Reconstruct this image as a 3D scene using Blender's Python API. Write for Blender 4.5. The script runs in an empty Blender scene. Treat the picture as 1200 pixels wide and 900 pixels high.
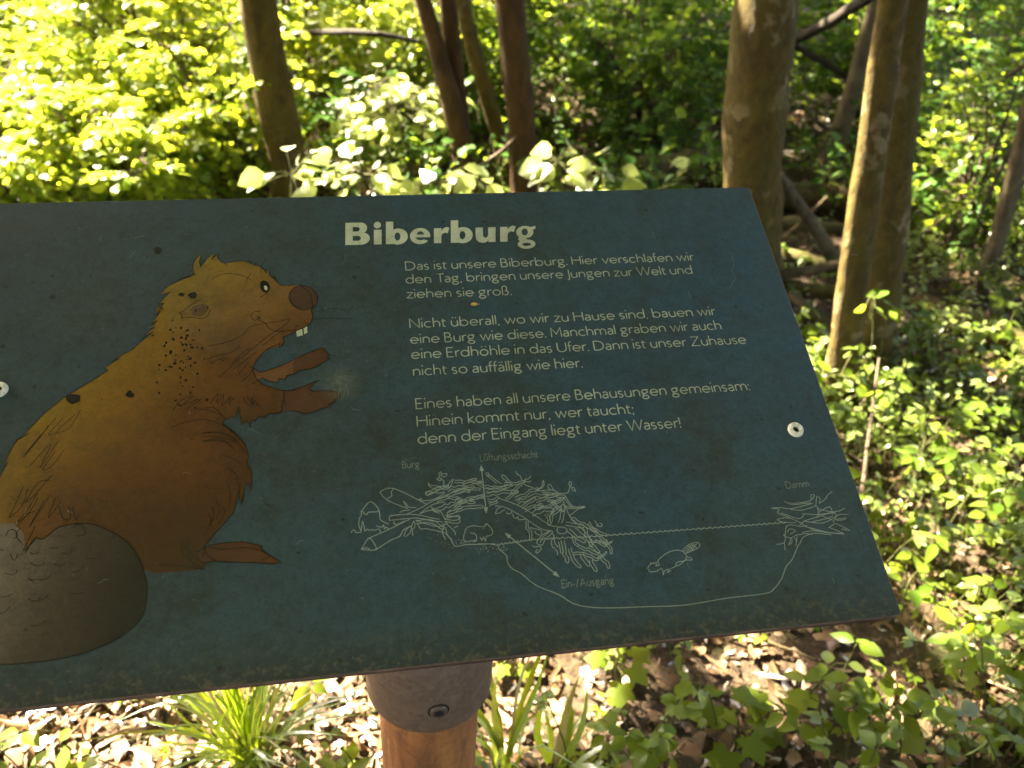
import bpy, math, random
import numpy as np
from mathutils import Matrix, Vector
from mathutils.geometry import tessellate_polygon

rng = np.random.default_rng(7)
random.seed(7)
SC = bpy.context.scene
COL = SC.collection
R = math.radians

# ------------------------------------------------------------------ camera, sky, sun, exposure
FPX = 990.0                                   # focal length in pixels of the 1200 px wide photograph
down = np.array([-97, 1400, FPX]); down /= np.linalg.norm(down)
Zc = -down
Yc = np.array([0, 0, 1.0]) - down[2] * down; Yc /= np.linalg.norm(Yc)
Xc = np.cross(Yc, Zc)
WM = np.array([Xc, Yc, Zc])                   # camera frame (right, down, forward) -> world
CAM = np.array([0, 0, 1.45])
cam_d = bpy.data.cameras.new('camera')
cam_d.sensor_width = 36.0
cam_d.lens = FPX / 1200 * 36
cam_d.clip_start = 0.02; cam_d.clip_end = 500
cam_d.dof.use_dof = True
cam_d.dof.focus_distance = 0.76
cam_d.dof.aperture_fstop = 6.8
cam = bpy.data.objects.new('camera', cam_d); COL.objects.link(cam)
r_, u_, f_ = WM @ np.array([1, 0, 0]), WM @ np.array([0, -1, 0]), WM @ np.array([0, 0, 1])
cam.matrix_world = Matrix(((r_[0], u_[0], -f_[0], CAM[0]), (r_[1], u_[1], -f_[1], CAM[1]),
                           (r_[2], u_[2], -f_[2], CAM[2]), (0, 0, 0, 1)))
SC.camera = cam

SUN_EL, SUN_AZ = 44.0, -52.0                  # azimuth clockwise from +Y: the sun stands ahead and to the left
sdir = np.array([math.sin(R(SUN_AZ)) * math.cos(R(SUN_EL)), math.cos(R(SUN_AZ)) * math.cos(R(SUN_EL)), math.sin(R(SUN_EL))])
world = bpy.data.worlds.new('World'); SC.world = world
world.use_nodes = True
wn = world.node_tree.nodes; wl = world.node_tree.links
bg = wn['Background']
sky = wn.new('ShaderNodeTexSky'); sky.sky_type = 'NISHITA'; sky.sun_disc = False
sky.air_density = 0.8; sky.dust_density = 6.0; sky.ozone_density = 0.3
sky.sun_elevation = R(SUN_EL); sky.sun_rotation = R(SUN_AZ)
wl.new(sky.outputs[0], bg.inputs[0]); bg.inputs[1].default_value = 0.05
sun_d = bpy.data.lights.new('sun', 'SUN'); sun_d.energy = 5.0; sun_d.angle = R(0.5); sun_d.color = (1.0, 0.88, 0.66)
sun = bpy.data.objects.new('sun', sun_d); COL.objects.link(sun)
sun.rotation_euler = Vector(sdir).to_track_quat('Z', 'Y').to_euler()
SC.view_settings.view_transform = 'Standard'; SC.view_settings.look = 'None'
SC.view_settings.exposure = 4.85; SC.view_settings.gamma = 1.0
SC.view_settings.use_curve_mapping = False
SC.cycles.use_denoising = True
SC.cycles.max_bounces = 10; SC.cycles.diffuse_bounces = 6; SC.cycles.transmission_bounces = 8
SC.cycles.sample_clamp_indirect = 4

# ------------------------------------------------------------------ survey helpers (photograph pixel -> place)
def ray(px, py): return WM @ np.array([px - 600.0, py - 450.0, FPX])
def gz(x, y):
    x = np.asarray(x, float); y = np.asarray(y, float)
    return 0.018 * np.sin(1.7 * x + .6) * np.cos(1.3 * y) + 0.012 * np.sin(4.1 * x - 2.2 * y) + 0.006 * np.sin(9 * x + 7 * y)
def on_ground(px, py, z=0.0):
    r = ray(px, py); return CAM + r * ((z - CAM[2]) / r[2])
def at_y(px, py, y):
    r = ray(px, py); return CAM + r * (y / r[1])
def nrm(v):
    v = np.asarray(v, float); return v / np.maximum(np.linalg.norm(v, axis=-1, keepdims=True), 1e-9)

# ------------------------------------------------------------------ mesh helpers
class MB:
    def __init__(s): s.v = []; s.l = []; s.t = []; s.n = 0; s.m = []
    def add(s, v, faces, mi=0):
        v = np.asarray(v, float).reshape(-1, 3)
        for f in faces: s.l.append(np.asarray(f, np.int64) + s.n); s.t.append(np.array([len(f)])); s.m.append(np.array([mi]))
        s.v.append(v); s.n += len(v); return s
    def add_arr(s, v, loops, totals, mi=0):
        v = v.reshape(-1, 3)
        s.v.append(v); s.l.append(loops.ravel() + s.n); s.t.append(totals.ravel()); s.m.append(np.full(totals.size, mi)); s.n += len(v); return s
    def build(s, name, mats, parent=None, smooth=False):
        me = bpy.data.meshes.new(name)
        v = np.concatenate(s.v); l = np.concatenate(s.l).astype(np.int32); t = np.concatenate(s.t).astype(np.int32)
        me.vertices.add(len(v)); me.vertices.foreach_set('co', v.astype(np.float32).ravel())
        me.loops.add(len(l)); me.loops.foreach_set('vertex_index', l)
        me.polygons.add(len(t))
        st = np.concatenate([[0], np.cumsum(t)[:-1]]).astype(np.int32)
        me.polygons.foreach_set('loop_start', st); me.polygons.foreach_set('loop_total', t)
        if not isinstance(mats, (list, tuple)): mats = [mats]
        for m in mats: me.materials.append(m)
        me.polygons.foreach_set('material_index', np.concatenate(s.m).astype(np.int32))
        if smooth: me.polygons.foreach_set('use_smooth', np.ones(len(t), bool))
        me.update(calc_edges=True); me.validate()
        o = bpy.data.objects.new(name, me); COL.objects.link(o)
        if parent is not None: o.parent = parent
        return o

def tag(o, label=None, cat=None, group=None, kind=None):
    if label: o['label'] = label
    if cat: o['category'] = cat
    if group: o['group'] = group
    if kind: o['kind'] = kind
    return o
def empty(name, loc=(0, 0, 0)):
    o = bpy.data.objects.new(name, None); o.location = loc; o.empty_display_size = .1; COL.objects.link(o); return o
def place_under(o, root):                      # geometry written in world coordinates, parented to a root that stands elsewhere
    o.parent = root; o.matrix_parent_inverse = Matrix.Translation(-Vector(root.location)); return o

def tube(mb, path, rad, seg=10, mi=0, rough=0.0, cap=True, lobes=0.0):
    path = np.asarray(path, float); n = len(path); rad = np.broadcast_to(np.asarray(rad, float), (n,))
    tan = np.gradient(path, axis=0); tan = nrm(tan)
    up = np.array([0, 0, 1.0]) if abs(tan[0][2]) < .9 else np.array([1.0, 0, 0])
    a = np.linspace(0, 2 * np.pi, seg, endpoint=False)
    ph = rng.uniform(0, 6.28, 4)
    V = []
    for i in range(n):
        s = nrm(np.cross(tan[i], up)); b = np.cross(s, tan[i]); up = b
        rr = rad[i] * (1 + lobes * (np.sin(2 * a + ph[0] + i * .12) + .6 * np.sin(3 * a + ph[1] - i * .07)) + rough * rng.normal(size=seg))
        V.append(path[i] + np.outer(np.cos(a) * rr, s) + np.outer(np.sin(a) * rr, b))
    V = np.concatenate(V)
    i0 = (np.arange(n - 1)[:, None] * seg + np.arange(seg)[None, :]).ravel()
    i1 = (np.arange(n - 1)[:, None] * seg + (np.arange(seg)[None, :] + 1) % seg).ravel()
    loops = np.stack([i0, i1, i1 + seg, i0 + seg], 1)
    mb.add_arr(V, loops, np.full(len(loops), 4), mi)
    if cap:
        base = mb.n - len(V)
        mb.l.append(np.arange(seg)[::-1] + base); mb.t.append(np.array([seg])); mb.m.append(np.array([mi]))
        mb.l.append(np.arange(seg) + base + (n - 1) * seg); mb.t.append(np.array([seg])); mb.m.append(np.array([mi]))
    return mb
def smooth_path(pts, n):
    pts = np.asarray(pts, float); t = np.linspace(0, len(pts) - 1, n); k = np.arange(len(pts))
    out = np.stack([np.interp(t, k, pts[:, j]) for j in range(pts.shape[1])], 1)
    for _ in range(max(1, n // len(pts))):
        out[1:-1] = (out[:-2] + 2 * out[1:-1] + out[2:]) / 4
    return out

# leaf templates: (x along the leaf, y across, z up) for a leaf of length 1
def T_ovate(w=.3, fold=.06, droop=.12):
    xs = [.18, .42, .72]; ws = [.72, 1.0, .62]
    v = [(0, 0, 0)] + [(x, 0, -droop * x * x) for x in xs] + [(1, 0, -droop)]
    v += [(x, w * k, fold * k - droop * x * x) for x, k in zip(xs, ws)] + [(x, -w * k, fold * k - droop * x * x) for x, k in zip(xs, ws)]
    f = [(0, 1, 5), (1, 2, 6, 5), (2, 3, 7, 6), (3, 4, 7), (0, 8, 1), (1, 8, 9, 2), (2, 9, 10, 3), (3, 10, 4)]
    return np.array(v, float), f
def T_simple(w=.3, fold=.07, droop=.06):
    v = [(0, 0, 0), (.3, w * .92, fold), (.68, w * .75, fold * .6), (1, 0, -droop), (.68, -w * .75, fold * .6), (.3, -w * .92, fold)]
    return np.array(v, float), [(0, 3, 2, 1), (0, 5, 4, 3)]
def T_lobed(droop=.15):
    ang = [-150, -118, -95, -62, -45, -20, 0, 20, 45, 62, 95, 118, 150]
    rad = [.40, .52, .36, .66, .44, .55, .72, .55, .44, .66, .36, .52, .40]
    v = [(0.30, 0, .02), (0.12, 0, 0)]
    for a, r in zip(ang, rad): v.append((.30 + r * math.cos(R(a)), r * math.sin(R(a)), -droop * r * r))
    f = [(0, i, i + 1) for i in range(2, 14)] + [(0, 14, 1), (0, 1, 2)]
    return np.array(v, float), f
def T_curled(w=.34):
    xs = [.0, .25, .55, .8, 1.0]; ws = [.05, .8, 1.0, .6, .04]; v = []
    for x, k in zip(xs, ws):
        z = .22 * math.sin(3.1 * x)
        v += [(x, -w * k, z + .16 * k), (x, 0, z), (x, w * k, z + .10 * k)]
    f = []
    for i in range(4): f += [(3 * i, 3 * i + 3, 3 * i + 4, 3 * i + 1), (3 * i + 1, 3 * i + 4, 3 * i + 5, 3 * i + 2)]
    return np.array(v, float), f
def T_crumpled(w, seed):
    g = np.random.default_rng(seed); xs = [.0, .2, .45, .7, .9, 1.0]; ws = np.array([.06, .62, 1.0, .85, .45, .05]) * g.uniform(.75, 1.2, 6); v = []
    c1, c2, tw = g.uniform(-.25, .35), g.uniform(-.2, .45), g.uniform(-.5, .5)
    for x, k in zip(xs, ws):
        z = c1 * math.sin(3.1 * x) + g.normal(0, .02); b = g.normal(0, .05)
        v += [(x + g.normal(0, .03), b - w * k, z + c2 * w * k * 1.4 + tw * w * k * x), (x, b, z), (x + g.normal(0, .03), b + w * k, z + c2 * w * k - tw * w * k * x)]
    f = []
    for i in range(5): f += [(3 * i, 3 * i + 3, 3 * i + 4, 3 * i + 1), (3 * i + 1, 3 * i + 4, 3 * i + 5, 3 * i + 2)]
    return np.array(v, float), f
def scatter(mb, T, P, D, N, L, mi=0):
    tv, tf = T; P = np.asarray(P, float)
    D = nrm(D); N = np.asarray(N, float); N = nrm(N - (N * D).sum(1, keepdims=True) * D); S = np.cross(N, D)
    L = np.broadcast_to(np.asarray(L, float), (len(P),))[:, None, None]
    V = P[:, None, :] + L * (tv[None, :, 0:1] * D[:, None, :] + tv[None, :, 1:2] * S[:, None, :] + tv[None, :, 2:3] * N[:, None, :])
    lo = np.concatenate([np.array(f) for f in tf]); to = np.array([len(f) for f in tf])
    loops = lo[None, :] + (np.arange(len(P)) * len(tv))[:, None]
    mb.add_arr(V, loops, np.tile(to, len(P)), mi)
    return mb

# ------------------------------------------------------------------ material helpers
def mat(name):
    m = bpy.data.materials.new(name); m.use_nodes = True
    nt = m.node_tree; nt.nodes.clear()
    return m, nt, nt.nodes.new('ShaderNodeOutputMaterial')
def N(nt, t, **kw):
    n = nt.nodes.new(t)
    for k, v in kw.items():
        if k.startswith('i_'):
            n.inputs[k[2:].replace('_', ' ')].default_value = v
        else: setattr(n, k, v)
    return n
def ramp(nt, fac, stops, interp='LINEAR'):
    n = nt.nodes.new('ShaderNodeValToRGB'); e = n.color_ramp; e.interpolation = interp
    while len(e.elements) < len(stops): e.elements.new(.5)
    for el, (p, c) in zip(e.elements, stops):
        el.position = p; el.color = tuple(c) + (1,) if len(c) == 3 else c
    nt.links.new(fac, n.inputs[0]); return n.outputs[0]
def mixc(nt, fac, a, b, mode='MIX'):
    n = nt.nodes.new('ShaderNodeMix'); n.data_type = 'RGBA'; n.blend_type = mode
    for s, v in ((n.inputs[0], fac), (n.inputs[6], a), (n.inputs[7], b)):
        if hasattr(v, 'is_linked'): nt.links.new(v, s)
        else: s.default_value = v if isinstance(v, (int, float)) else tuple(v) + (1,)
    return n.outputs[2]
def math_(nt, op, a, b=0.0, clamp=False):
    n = nt.nodes.new('ShaderNodeMath'); n.operation = op; n.use_clamp = clamp
    for s, v in ((n.inputs[0], a), (n.inputs[1], b)):
        if hasattr(v, 'is_linked'): nt.links.new(v, s)
        else: s.default_value = v
    return n.outputs[0]
def noise(nt, vec, scale, detail=4, rough=.55, dist=0.0):
    n = nt.nodes.new('ShaderNodeTexNoise'); n.inputs['Scale'].default_value = scale; n.inputs['Detail'].default_value = detail
    n.inputs['Roughness'].default_value = rough; n.inputs['Distortion'].default_value = dist
    if vec is not None: nt.links.new(vec, n.inputs['Vector'])
    return n.outputs['Fac']
def obj_coord(nt): return nt.nodes.new('ShaderNodeTexCoord').outputs['Object']
def bump(nt, h, strength=.5, dist=.01):
    n = nt.nodes.new('ShaderNodeBump'); n.inputs['Strength'].default_value = strength; n.inputs['Distance'].default_value = dist
    nt.links.new(h, n.inputs['Height']); return n.outputs[0]
def principled(nt, out, col, rough=.6, nor=None, metal=0.0, spec=.5):
    p = nt.nodes.new('ShaderNodeBsdfPrincipled')
    for s, v in ((p.inputs['Base Color'], col), (p.inputs['Roughness'], rough), (p.inputs['Metallic'], metal)):
        if hasattr(v, 'is_linked'): nt.links.new(v, s)
        else: s.default_value = v if isinstance(v, (int, float)) else tuple(v) + (1,)
    p.inputs['Specular IOR Level'].default_value = spec
    if nor is not None: nt.links.new(nor, p.inputs['Normal'])
    nt.links.new(p.outputs[0], out.inputs[0]); return p

def leaf_mat(name, cols, trans, gloss=.10, rough=.38, tmix=.5):
    m, nt, out = mat(name)
    g = nt.nodes.new('ShaderNodeNewGeometry')
    c = ramp(nt, g.outputs['Random Per Island'], [(i / max(1, len(cols) - 1), k) for i, k in enumerate(cols)])
    t = ramp(nt, g.outputs['Random Per Island'], [(i / max(1, len(trans) - 1), k) for i, k in enumerate(trans)])
    d = nt.nodes.new('ShaderNodeBsdfDiffuse'); nt.links.new(c, d.inputs[0])
    tr = nt.nodes.new('ShaderNodeBsdfTranslucent'); nt.links.new(t, tr.inputs[0])
    mx = nt.nodes.new('ShaderNodeMixShader'); mx.inputs[0].default_value = tmix
    nt.links.new(d.outputs[0], mx.inputs[1]); nt.links.new(tr.outputs[0], mx.inputs[2])
    gl = nt.nodes.new('ShaderNodeBsdfGlossy'); gl.inputs['Roughness'].default_value = rough
    fr = nt.nodes.new('ShaderNodeFresnel'); fr.inputs[0].default_value = 1.4
    fm = math_(nt, 'MULTIPLY', fr.outputs[0], gloss * 4, True)
    m2 = nt.nodes.new('ShaderNodeMixShader'); nt.links.new(fm, m2.inputs[0])
    nt.links.new(mx.outputs[0], m2.inputs[1]); nt.links.new(gl.outputs[0], m2.inputs[2])
    nt.links.new(m2.outputs[0], out.inputs[0]); return m
M = {}
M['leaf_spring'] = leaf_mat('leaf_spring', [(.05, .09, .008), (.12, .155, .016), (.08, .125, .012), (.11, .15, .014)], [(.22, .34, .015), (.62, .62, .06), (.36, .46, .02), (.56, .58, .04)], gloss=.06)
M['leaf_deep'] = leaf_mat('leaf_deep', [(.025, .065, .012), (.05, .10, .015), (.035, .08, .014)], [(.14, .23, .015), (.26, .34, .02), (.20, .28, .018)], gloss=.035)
M['leaf_maple'] = leaf_mat('leaf_maple', [(.12, .16, .03), (.18, .21, .07)], [(.55, .62, .14), (.68, .70, .26)], gloss=.18)
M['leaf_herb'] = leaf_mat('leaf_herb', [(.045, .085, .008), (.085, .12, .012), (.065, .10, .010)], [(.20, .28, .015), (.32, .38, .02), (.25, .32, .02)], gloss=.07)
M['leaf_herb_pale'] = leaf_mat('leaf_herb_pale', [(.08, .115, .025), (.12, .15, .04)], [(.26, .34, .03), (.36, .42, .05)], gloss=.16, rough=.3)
M['leaf_crown'] = leaf_mat('leaf_crown', [(.05, .09, .012), (.08, .12, .016)], [(.18, .23, .015), (.26, .30, .02)], gloss=.05)
M['grass'] = leaf_mat('grass_blade', [(.05, .10, .010), (.09, .14, .016), (.07, .12, .012), (.085, .13, .014), (.17, .13, .05)], [(.28, .40, .015), (.42, .50, .03), (.32, .42, .02), (.38, .46, .02), (.3, .22, .07)], gloss=.05)
M['litter'] = leaf_mat('dead_leaf', [(0.072, 0.0396, 0.02016), (0.1728, 0.108, 0.0612), (0.1152, 0.0648, 0.0324), (0.2304, 0.1584, 0.1008), (0.0864, 0.0504, 0.0252)],
                       [(0.0864, 0.036, 0.0144), (0.144, 0.0792, 0.036), (0.1008, 0.0504, 0.0216), (0.1584, 0.1008, 0.0576), (0.072, 0.036, 0.0144)], gloss=.08, rough=.45, tmix=.22)

def bark_mat(name, dark, lightc, lichen=(.20, .18, .11), lich_amt=.6, moss=(.06, .075, .012), moss_amt=.45, stretch=.55, scale=24, streak=0.0):
    m, nt, out = mat(name); co = obj_coord(nt)
    mp = nt.nodes.new('ShaderNodeMapping'); mp.inputs['Scale'].default_value = (1, 1, stretch); nt.links.new(co, mp.inputs[0])
    n1 = noise(nt, mp.outputs[0], scale, 7, .62, .4); n2 = noise(nt, co, 7, 5, .6)
    c = ramp(nt, n1, [(.30, dark), (.70, lightc)])
    n3 = noise(nt, co, 11, 3, .5, .3); lm = ramp(nt, n3, [(lich_amt, (0, 0, 0)), (lich_amt + .05, (1, 1, 1))])
    c = mixc(nt, math_(nt, 'MULTIPLY', lm, .7), c, lichen)
    mm = ramp(nt, n2, [(moss_amt, (0, 0, 0)), (moss_amt + .22, (1, 1, 1))])
    c = mixc(nt, math_(nt, 'MULTIPLY', mm, .75), c, moss)
    fine = noise(nt, co, 160, 4, .7)
    c = mixc(nt, .45, c, ramp(nt, fine, [(.3, (.25, .25, .25)), (.75, (1, 1, 1))]), 'MULTIPLY')
    h = math_(nt, 'ADD', n1, math_(nt, 'MULTIPLY', fine, .4))
    principled(nt, out, c, .85, bump(nt, h, 1.0, .02), spec=.2); return m
M['bark_olive'] = bark_mat('bark_olive', (.040, .026, .003), (.130, .082, .007), lichen=(.15, .11, .04), lich_amt=.66, moss=(.095, .070, .007), moss_amt=.45)
M['bark_red'] = bark_mat('bark_red', (.034, .017, .004), (.115, .056, .011), lichen=(.10, .07, .03), lich_amt=.72, moss=(.06, .045, .008), moss_amt=.58, scale=22)
M['bark_ash'] = bark_mat('bark_ash', (.042, .028, .005), (.125, .082, .013), lichen=(.24, .18, .085), lich_amt=.575, moss=(.090, .070, .008), moss_amt=.46, scale=30)
M['bark_mossy'] = bark_mat('bark_mossy', (.035, .025, .010), (.13, .085, .03), moss=(.065, .078, .008), moss_amt=.40, lich_amt=.7)
M['bark_grey'] = bark_mat('bark_grey', (.055, .040, .020), (.165, .120, .058), moss_amt=.56, lich_amt=.7, moss=(.065, .060, .012))
M['bark_dark'] = bark_mat('bark_dark', (0.0136, 0.00884, 0.00544), (0.0408, 0.0272, 0.01496), lich_amt=.75, moss_amt=.6)
M['twig'] = bark_mat('twig_bark', (0.0476, 0.0306, 0.017), (0.136, 0.0952, 0.0612), moss_amt=.7, lich_amt=.8, scale=60)
M['stem_green'] = bark_mat('stem_green', (0.0476, 0.0544, 0.0136), (0.1088, 0.1088, 0.0272), moss_amt=.7, lich_amt=.8, scale=60)

def ground_mat():
    m, nt, out = mat('forest_soil'); co = obj_coord(nt)
    n1 = noise(nt, co, 6, 8, .65); n2 = noise(nt, co, 45, 6, .7); n3 = noise(nt, co, 1.6, 4, .6)
    c = ramp(nt, n2, [(.3, (.018, .012, .007)), (.55, (.06, .038, .02)), (.75, (.13, .085, .05))])
    mo = ramp(nt, n1, [(.52, (0, 0, 0)), (.64, (1, 1, 1))])
    c = mixc(nt, math_(nt, 'MULTIPLY', mo, .6), c, (.035, .05, .008))
    c = mixc(nt, .5, c, ramp(nt, n3, [(.3, (.5, .5, .5)), (.7, (1, 1, 1))]), 'MULTIPLY')
    principled(nt, out, c, .9, bump(nt, math_(nt, 'ADD', n2, n1), .9, .03), spec=.2); return m
M['soil'] = ground_mat()

# ------------------------------------------------------------------ the ground
def build_ground():
    def axis(lo, hi, n):
        t = np.linspace(-1, 1, n); core = t * 6; far = np.sign(t) * np.maximum(np.abs(t) - .8, 0) ** 2 * 25 * 60
        return core + far
    xs = axis(0, 0, 221); ys = axis(0, 0, 221) + 3
    X, Y = np.meshgrid(xs, ys); Z = gz(X, Y)
    V = np.stack([X, Y, Z], -1).reshape(-1, 3); n = len(xs)
    i = (np.arange(n - 1)[:, None] * n + np.arange(n - 1)[None, :]).ravel()
    mb = MB(); mb.add_arr(V, np.stack([i, i + 1, i + n + 1, i + n], 1), np.full(len(i), 4))
    o = mb.build('ground', M['soil'], smooth=True); tag(o, kind='structure'); return o
build_ground()

# where sunlight comes through the crowns (centre and radii on the ground, along the sun's direction)
SUNNY = [(-1.4, 2.4, 1.0, .45), (-1.9, 4.3, 2.2, 1.9), (-.40, 3.15, .42, .5), (-.45, 2.25, .35, .25), (.14, 2.5, .18, .2), (-.48, .95, .42, .27), (-.15, 1.12, .10, .10),
         (.85, .98, .08, .05), (1.1, 1.25, .10, .06), (.75, 1.5, .05, .14), (1.35, 1.75, .18, .10), (.55, 1.12, .06, .12),
         (.98, 2.2, .05, .3), (1.6, 2.2, .15, .1), (1.9, 3.0, .2, .2), (2.3, 3.8, .3, .3), (.6, 4.8, .4, .3), (1.5, 5.2, .3, .5), (3, 5, .4, .4), (-1.2, 7, 1.5, .6), (1, 7.5, .9, .5), (-3, 1.2, .5, .4)]
for px, py, y, r in [(462, 128, 3.3, .36), (440, 100, 3.35, .2), (500, 118, 3.4, .18), (432, 212, 2.45, .17), (517, 213, 2.5, .18), (562, 212, 2.5, .08), (654, 190, 2.6, .10), (706, 200, 2.7, .06), (478, 40, 4.0, .2), (402, 12, 4.1, .16), (470, 8, 4.1, .15),
                     (1030, 90, 2.16, .11), (1020, 140, 2.16, .11), (1010, 200, 2.16, .11), (995, 300, 2.14, .11), (985, 370, 2.14, .11), (978, 420, 2.14, .1), (1085, 495, 1.75, .06), (1068, 548, 1.72, .05), (985, 440, 1.95, .07), (1025, 345, 2.0, .05),
                     (715, 885, .95, .10), (600, 840, .95, .09), (330, 850, .95, .16), (1165, 780, 1.1, .06), (1075, 885, .95, .05), (1110, 690, 1.25, .08), (1060, 600, 1.5, .12), (1150, 600, 1.6, .2)]:
    P_ = at_y(px, py, y); q_ = P_[:2] - P_[2] * sdir[:2] / sdir[2]; SUNNY.append((q_[0], q_[1], r, r))
for _ in range(42): SUNNY.append((rng.uniform(.3, 3.4), rng.uniform(.75, 5.5), rng.uniform(.01, .09), rng.uniform(.01, .09)))
def sun_foot(P): return P[:, :2] - P[:, 2:3] * (sdir[:2] / sdir[2])[None, :]
def sunny(q):
    s = np.zeros(len(q), bool)
    for cx, cy, rx, ry in SUNNY: s |= ((q[:, 0] - cx) / (rx + .045)) ** 2 + ((q[:, 1] - cy) / (ry + .045)) ** 2 < 1
    return s

# ------------------------------------------------------------------ trees
TREES = []
def trunk_mesh(mb, pts, rads, seg=36, lobes=.03, n=64, mi=0):
    p = smooth_path(pts, n); k = np.linspace(0, len(rads) - 1, n)
    r = np.interp(k, np.arange(len(rads)), rads)
    tube(mb, p, r * (1 + .03 * np.sin(np.arange(n) * .9 + rng.uniform(0, 6)) + rng.normal(0, .012, n)), seg, mi, rough=.022, lobes=lobes)
def trunk_from_pixels(base_px, marks, top=6.5, lean_keep=.35, flare=1.35):
    """base_px: where it meets the ground; marks: (px, py, width px) up the trunk. Returns path and radii, continued to its full height."""
    b = on_ground(*base_px); y0 = b[1]; pts = [b - np.array([0, 0, .15])]; rads = []
    for i, (px, py, w) in enumerate(marks):
        P = at_y(px, py, y0); depth = (P - CAM) @ f_
        pts.append(P); rads.append(w / FPX * depth / 2)
    d = pts[-1] - pts[-2]; d = d / d[2]
    P = pts[-1].copy(); r = rads[-1]
    rads = [rads[0] * flare] + rads
    while P[2] < top:
        d = d * .75 + np.array([0, 0, .25]) if P[2] > 1.5 else d
        P = P + d * .9 + np.array([rng.normal(0, .03), rng.normal(0, .03), 0]); r *= .88
        pts.append(P.copy()); rads.append(r)
    return np.array(pts), rads
def tree(name, label, boles, material, group=None, lobes=.03):
    base = on_ground(*boles[0][0]); root = empty(name, (base[0], base[1], float(gz(base[0], base[1]))))
    tag(root, label, 'tree', group)
    tops = []
    for bpx, marks in boles:
        pts, rads = trunk_from_pixels(bpx, marks)
        mb = MB(); trunk_mesh(mb, pts, rads, lobes=lobes)
        o = mb.build('trunk', material, smooth=True); place_under(o, root); tops.append(pts)
    TREES.append((root, tops, material)); return root

tree('tree', 'slender olive brown leaning trunk rising behind the beaver end of the board', [((348, 268), [(338, 190, 43), (318, 100, 44), (301, 0, 41), (290, -90, 40)])], M['bark_olive'])
tree('tree', 'thin dark double-stemmed tree forking just above the board title', [
    ((552, 262), [(548, 222, 25), (535, 140, 25), (516, 70, 21), (495, 0, 19), (476, -80, 18)]),
    ((556, 256), [(547, 205, 20), (539, 140, 22), (532, 70, 21), (524, -2, 20), (516, -80, 19)])], M['bark_red'])
tree('tree', 'straight reddish brown trunk just beside the dark forked tree', [((618, 268), [(615, 222, 31), (610, 130, 32), (602, 50, 33), (595, -20, 33), (590, -90, 33)])], M['bark_red'])
tree('tree', 'thick grey-brown trunk with pale lichen spots behind the upper corner of the board', [((888, 345), [(884, 270, 66), (881, 200, 70), (886, 110, 74), (896, 20, 72), (905, -80, 70)])], M['bark_ash'])
tree('tree', 'twin-trunked tree of two fused boles with one sunlit edge, beside the board', [
    ((982, 468), [(992, 400, 34), (1003, 300, 35), (1018, 200, 34), (1032, 100, 35), (1046, 0, 36), (1060, -90, 36)]),
    ((1022, 436), [(1030, 360, 44), (1038, 280, 44), (1048, 180, 42), (1058, 90, 42), (1066, 0, 40), (1076, -90, 38)])], M['bark_ash'])
tree('tree', 'pale slim tree leaning over between the lichen-spotted trunk and the twin trunks', [((962, 212), [(975, 180, 26), (992, 130, 20), (1006, 80, 18), (1022, 20, 17), (1040, -60, 16)])], M['bark_grey'])
tree('tree', 'thin young tree slanting in the dark undergrowth at the photo edge', [((1148, 352), [(1160, 310, 17), (1175, 260, 19), (1190, 200, 20), (1212, 110, 20), (1230, 20, 20)])], M['bark_grey'])
tree('tree', 'faint olive stem slanting behind the gap between the forked and the reddish trunk', [((600, 215), [(588, 170, 17), (570, 110, 18), (552, 50, 18), (538, -10, 18)])], M['bark_olive'])

for k, (x, y, w) in enumerate([(-2.2, -3.2, .11), (1.2, -4.0, .13), (3.4, -1.6, .10)]):  # unseen trees added behind the viewer; their crowns shade the board
    root_ = empty('tree', (x, y, float(gz(x, y)))); tag(root_, ['forest tree standing behind the viewer beyond the beaver end of the board', 'thick forest tree standing straight behind the viewer', 'forest tree standing behind the viewer beyond the screw end of the board'][k], 'tree')
    pts_ = np.array([[x, y, -.15]] + [[x + .05 * i * (k - 1), y + .04 * i, .9 * i] for i in range(1, 9)]); mb = MB(); trunk_mesh(mb, pts_, list(np.linspace(w * 1.3, w * .5, 9)))
    o = mb.build('trunk', M['bark_ash'], smooth=True); place_under(o, root_); TREES.append((root_, [pts_], M['bark_ash']))

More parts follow.
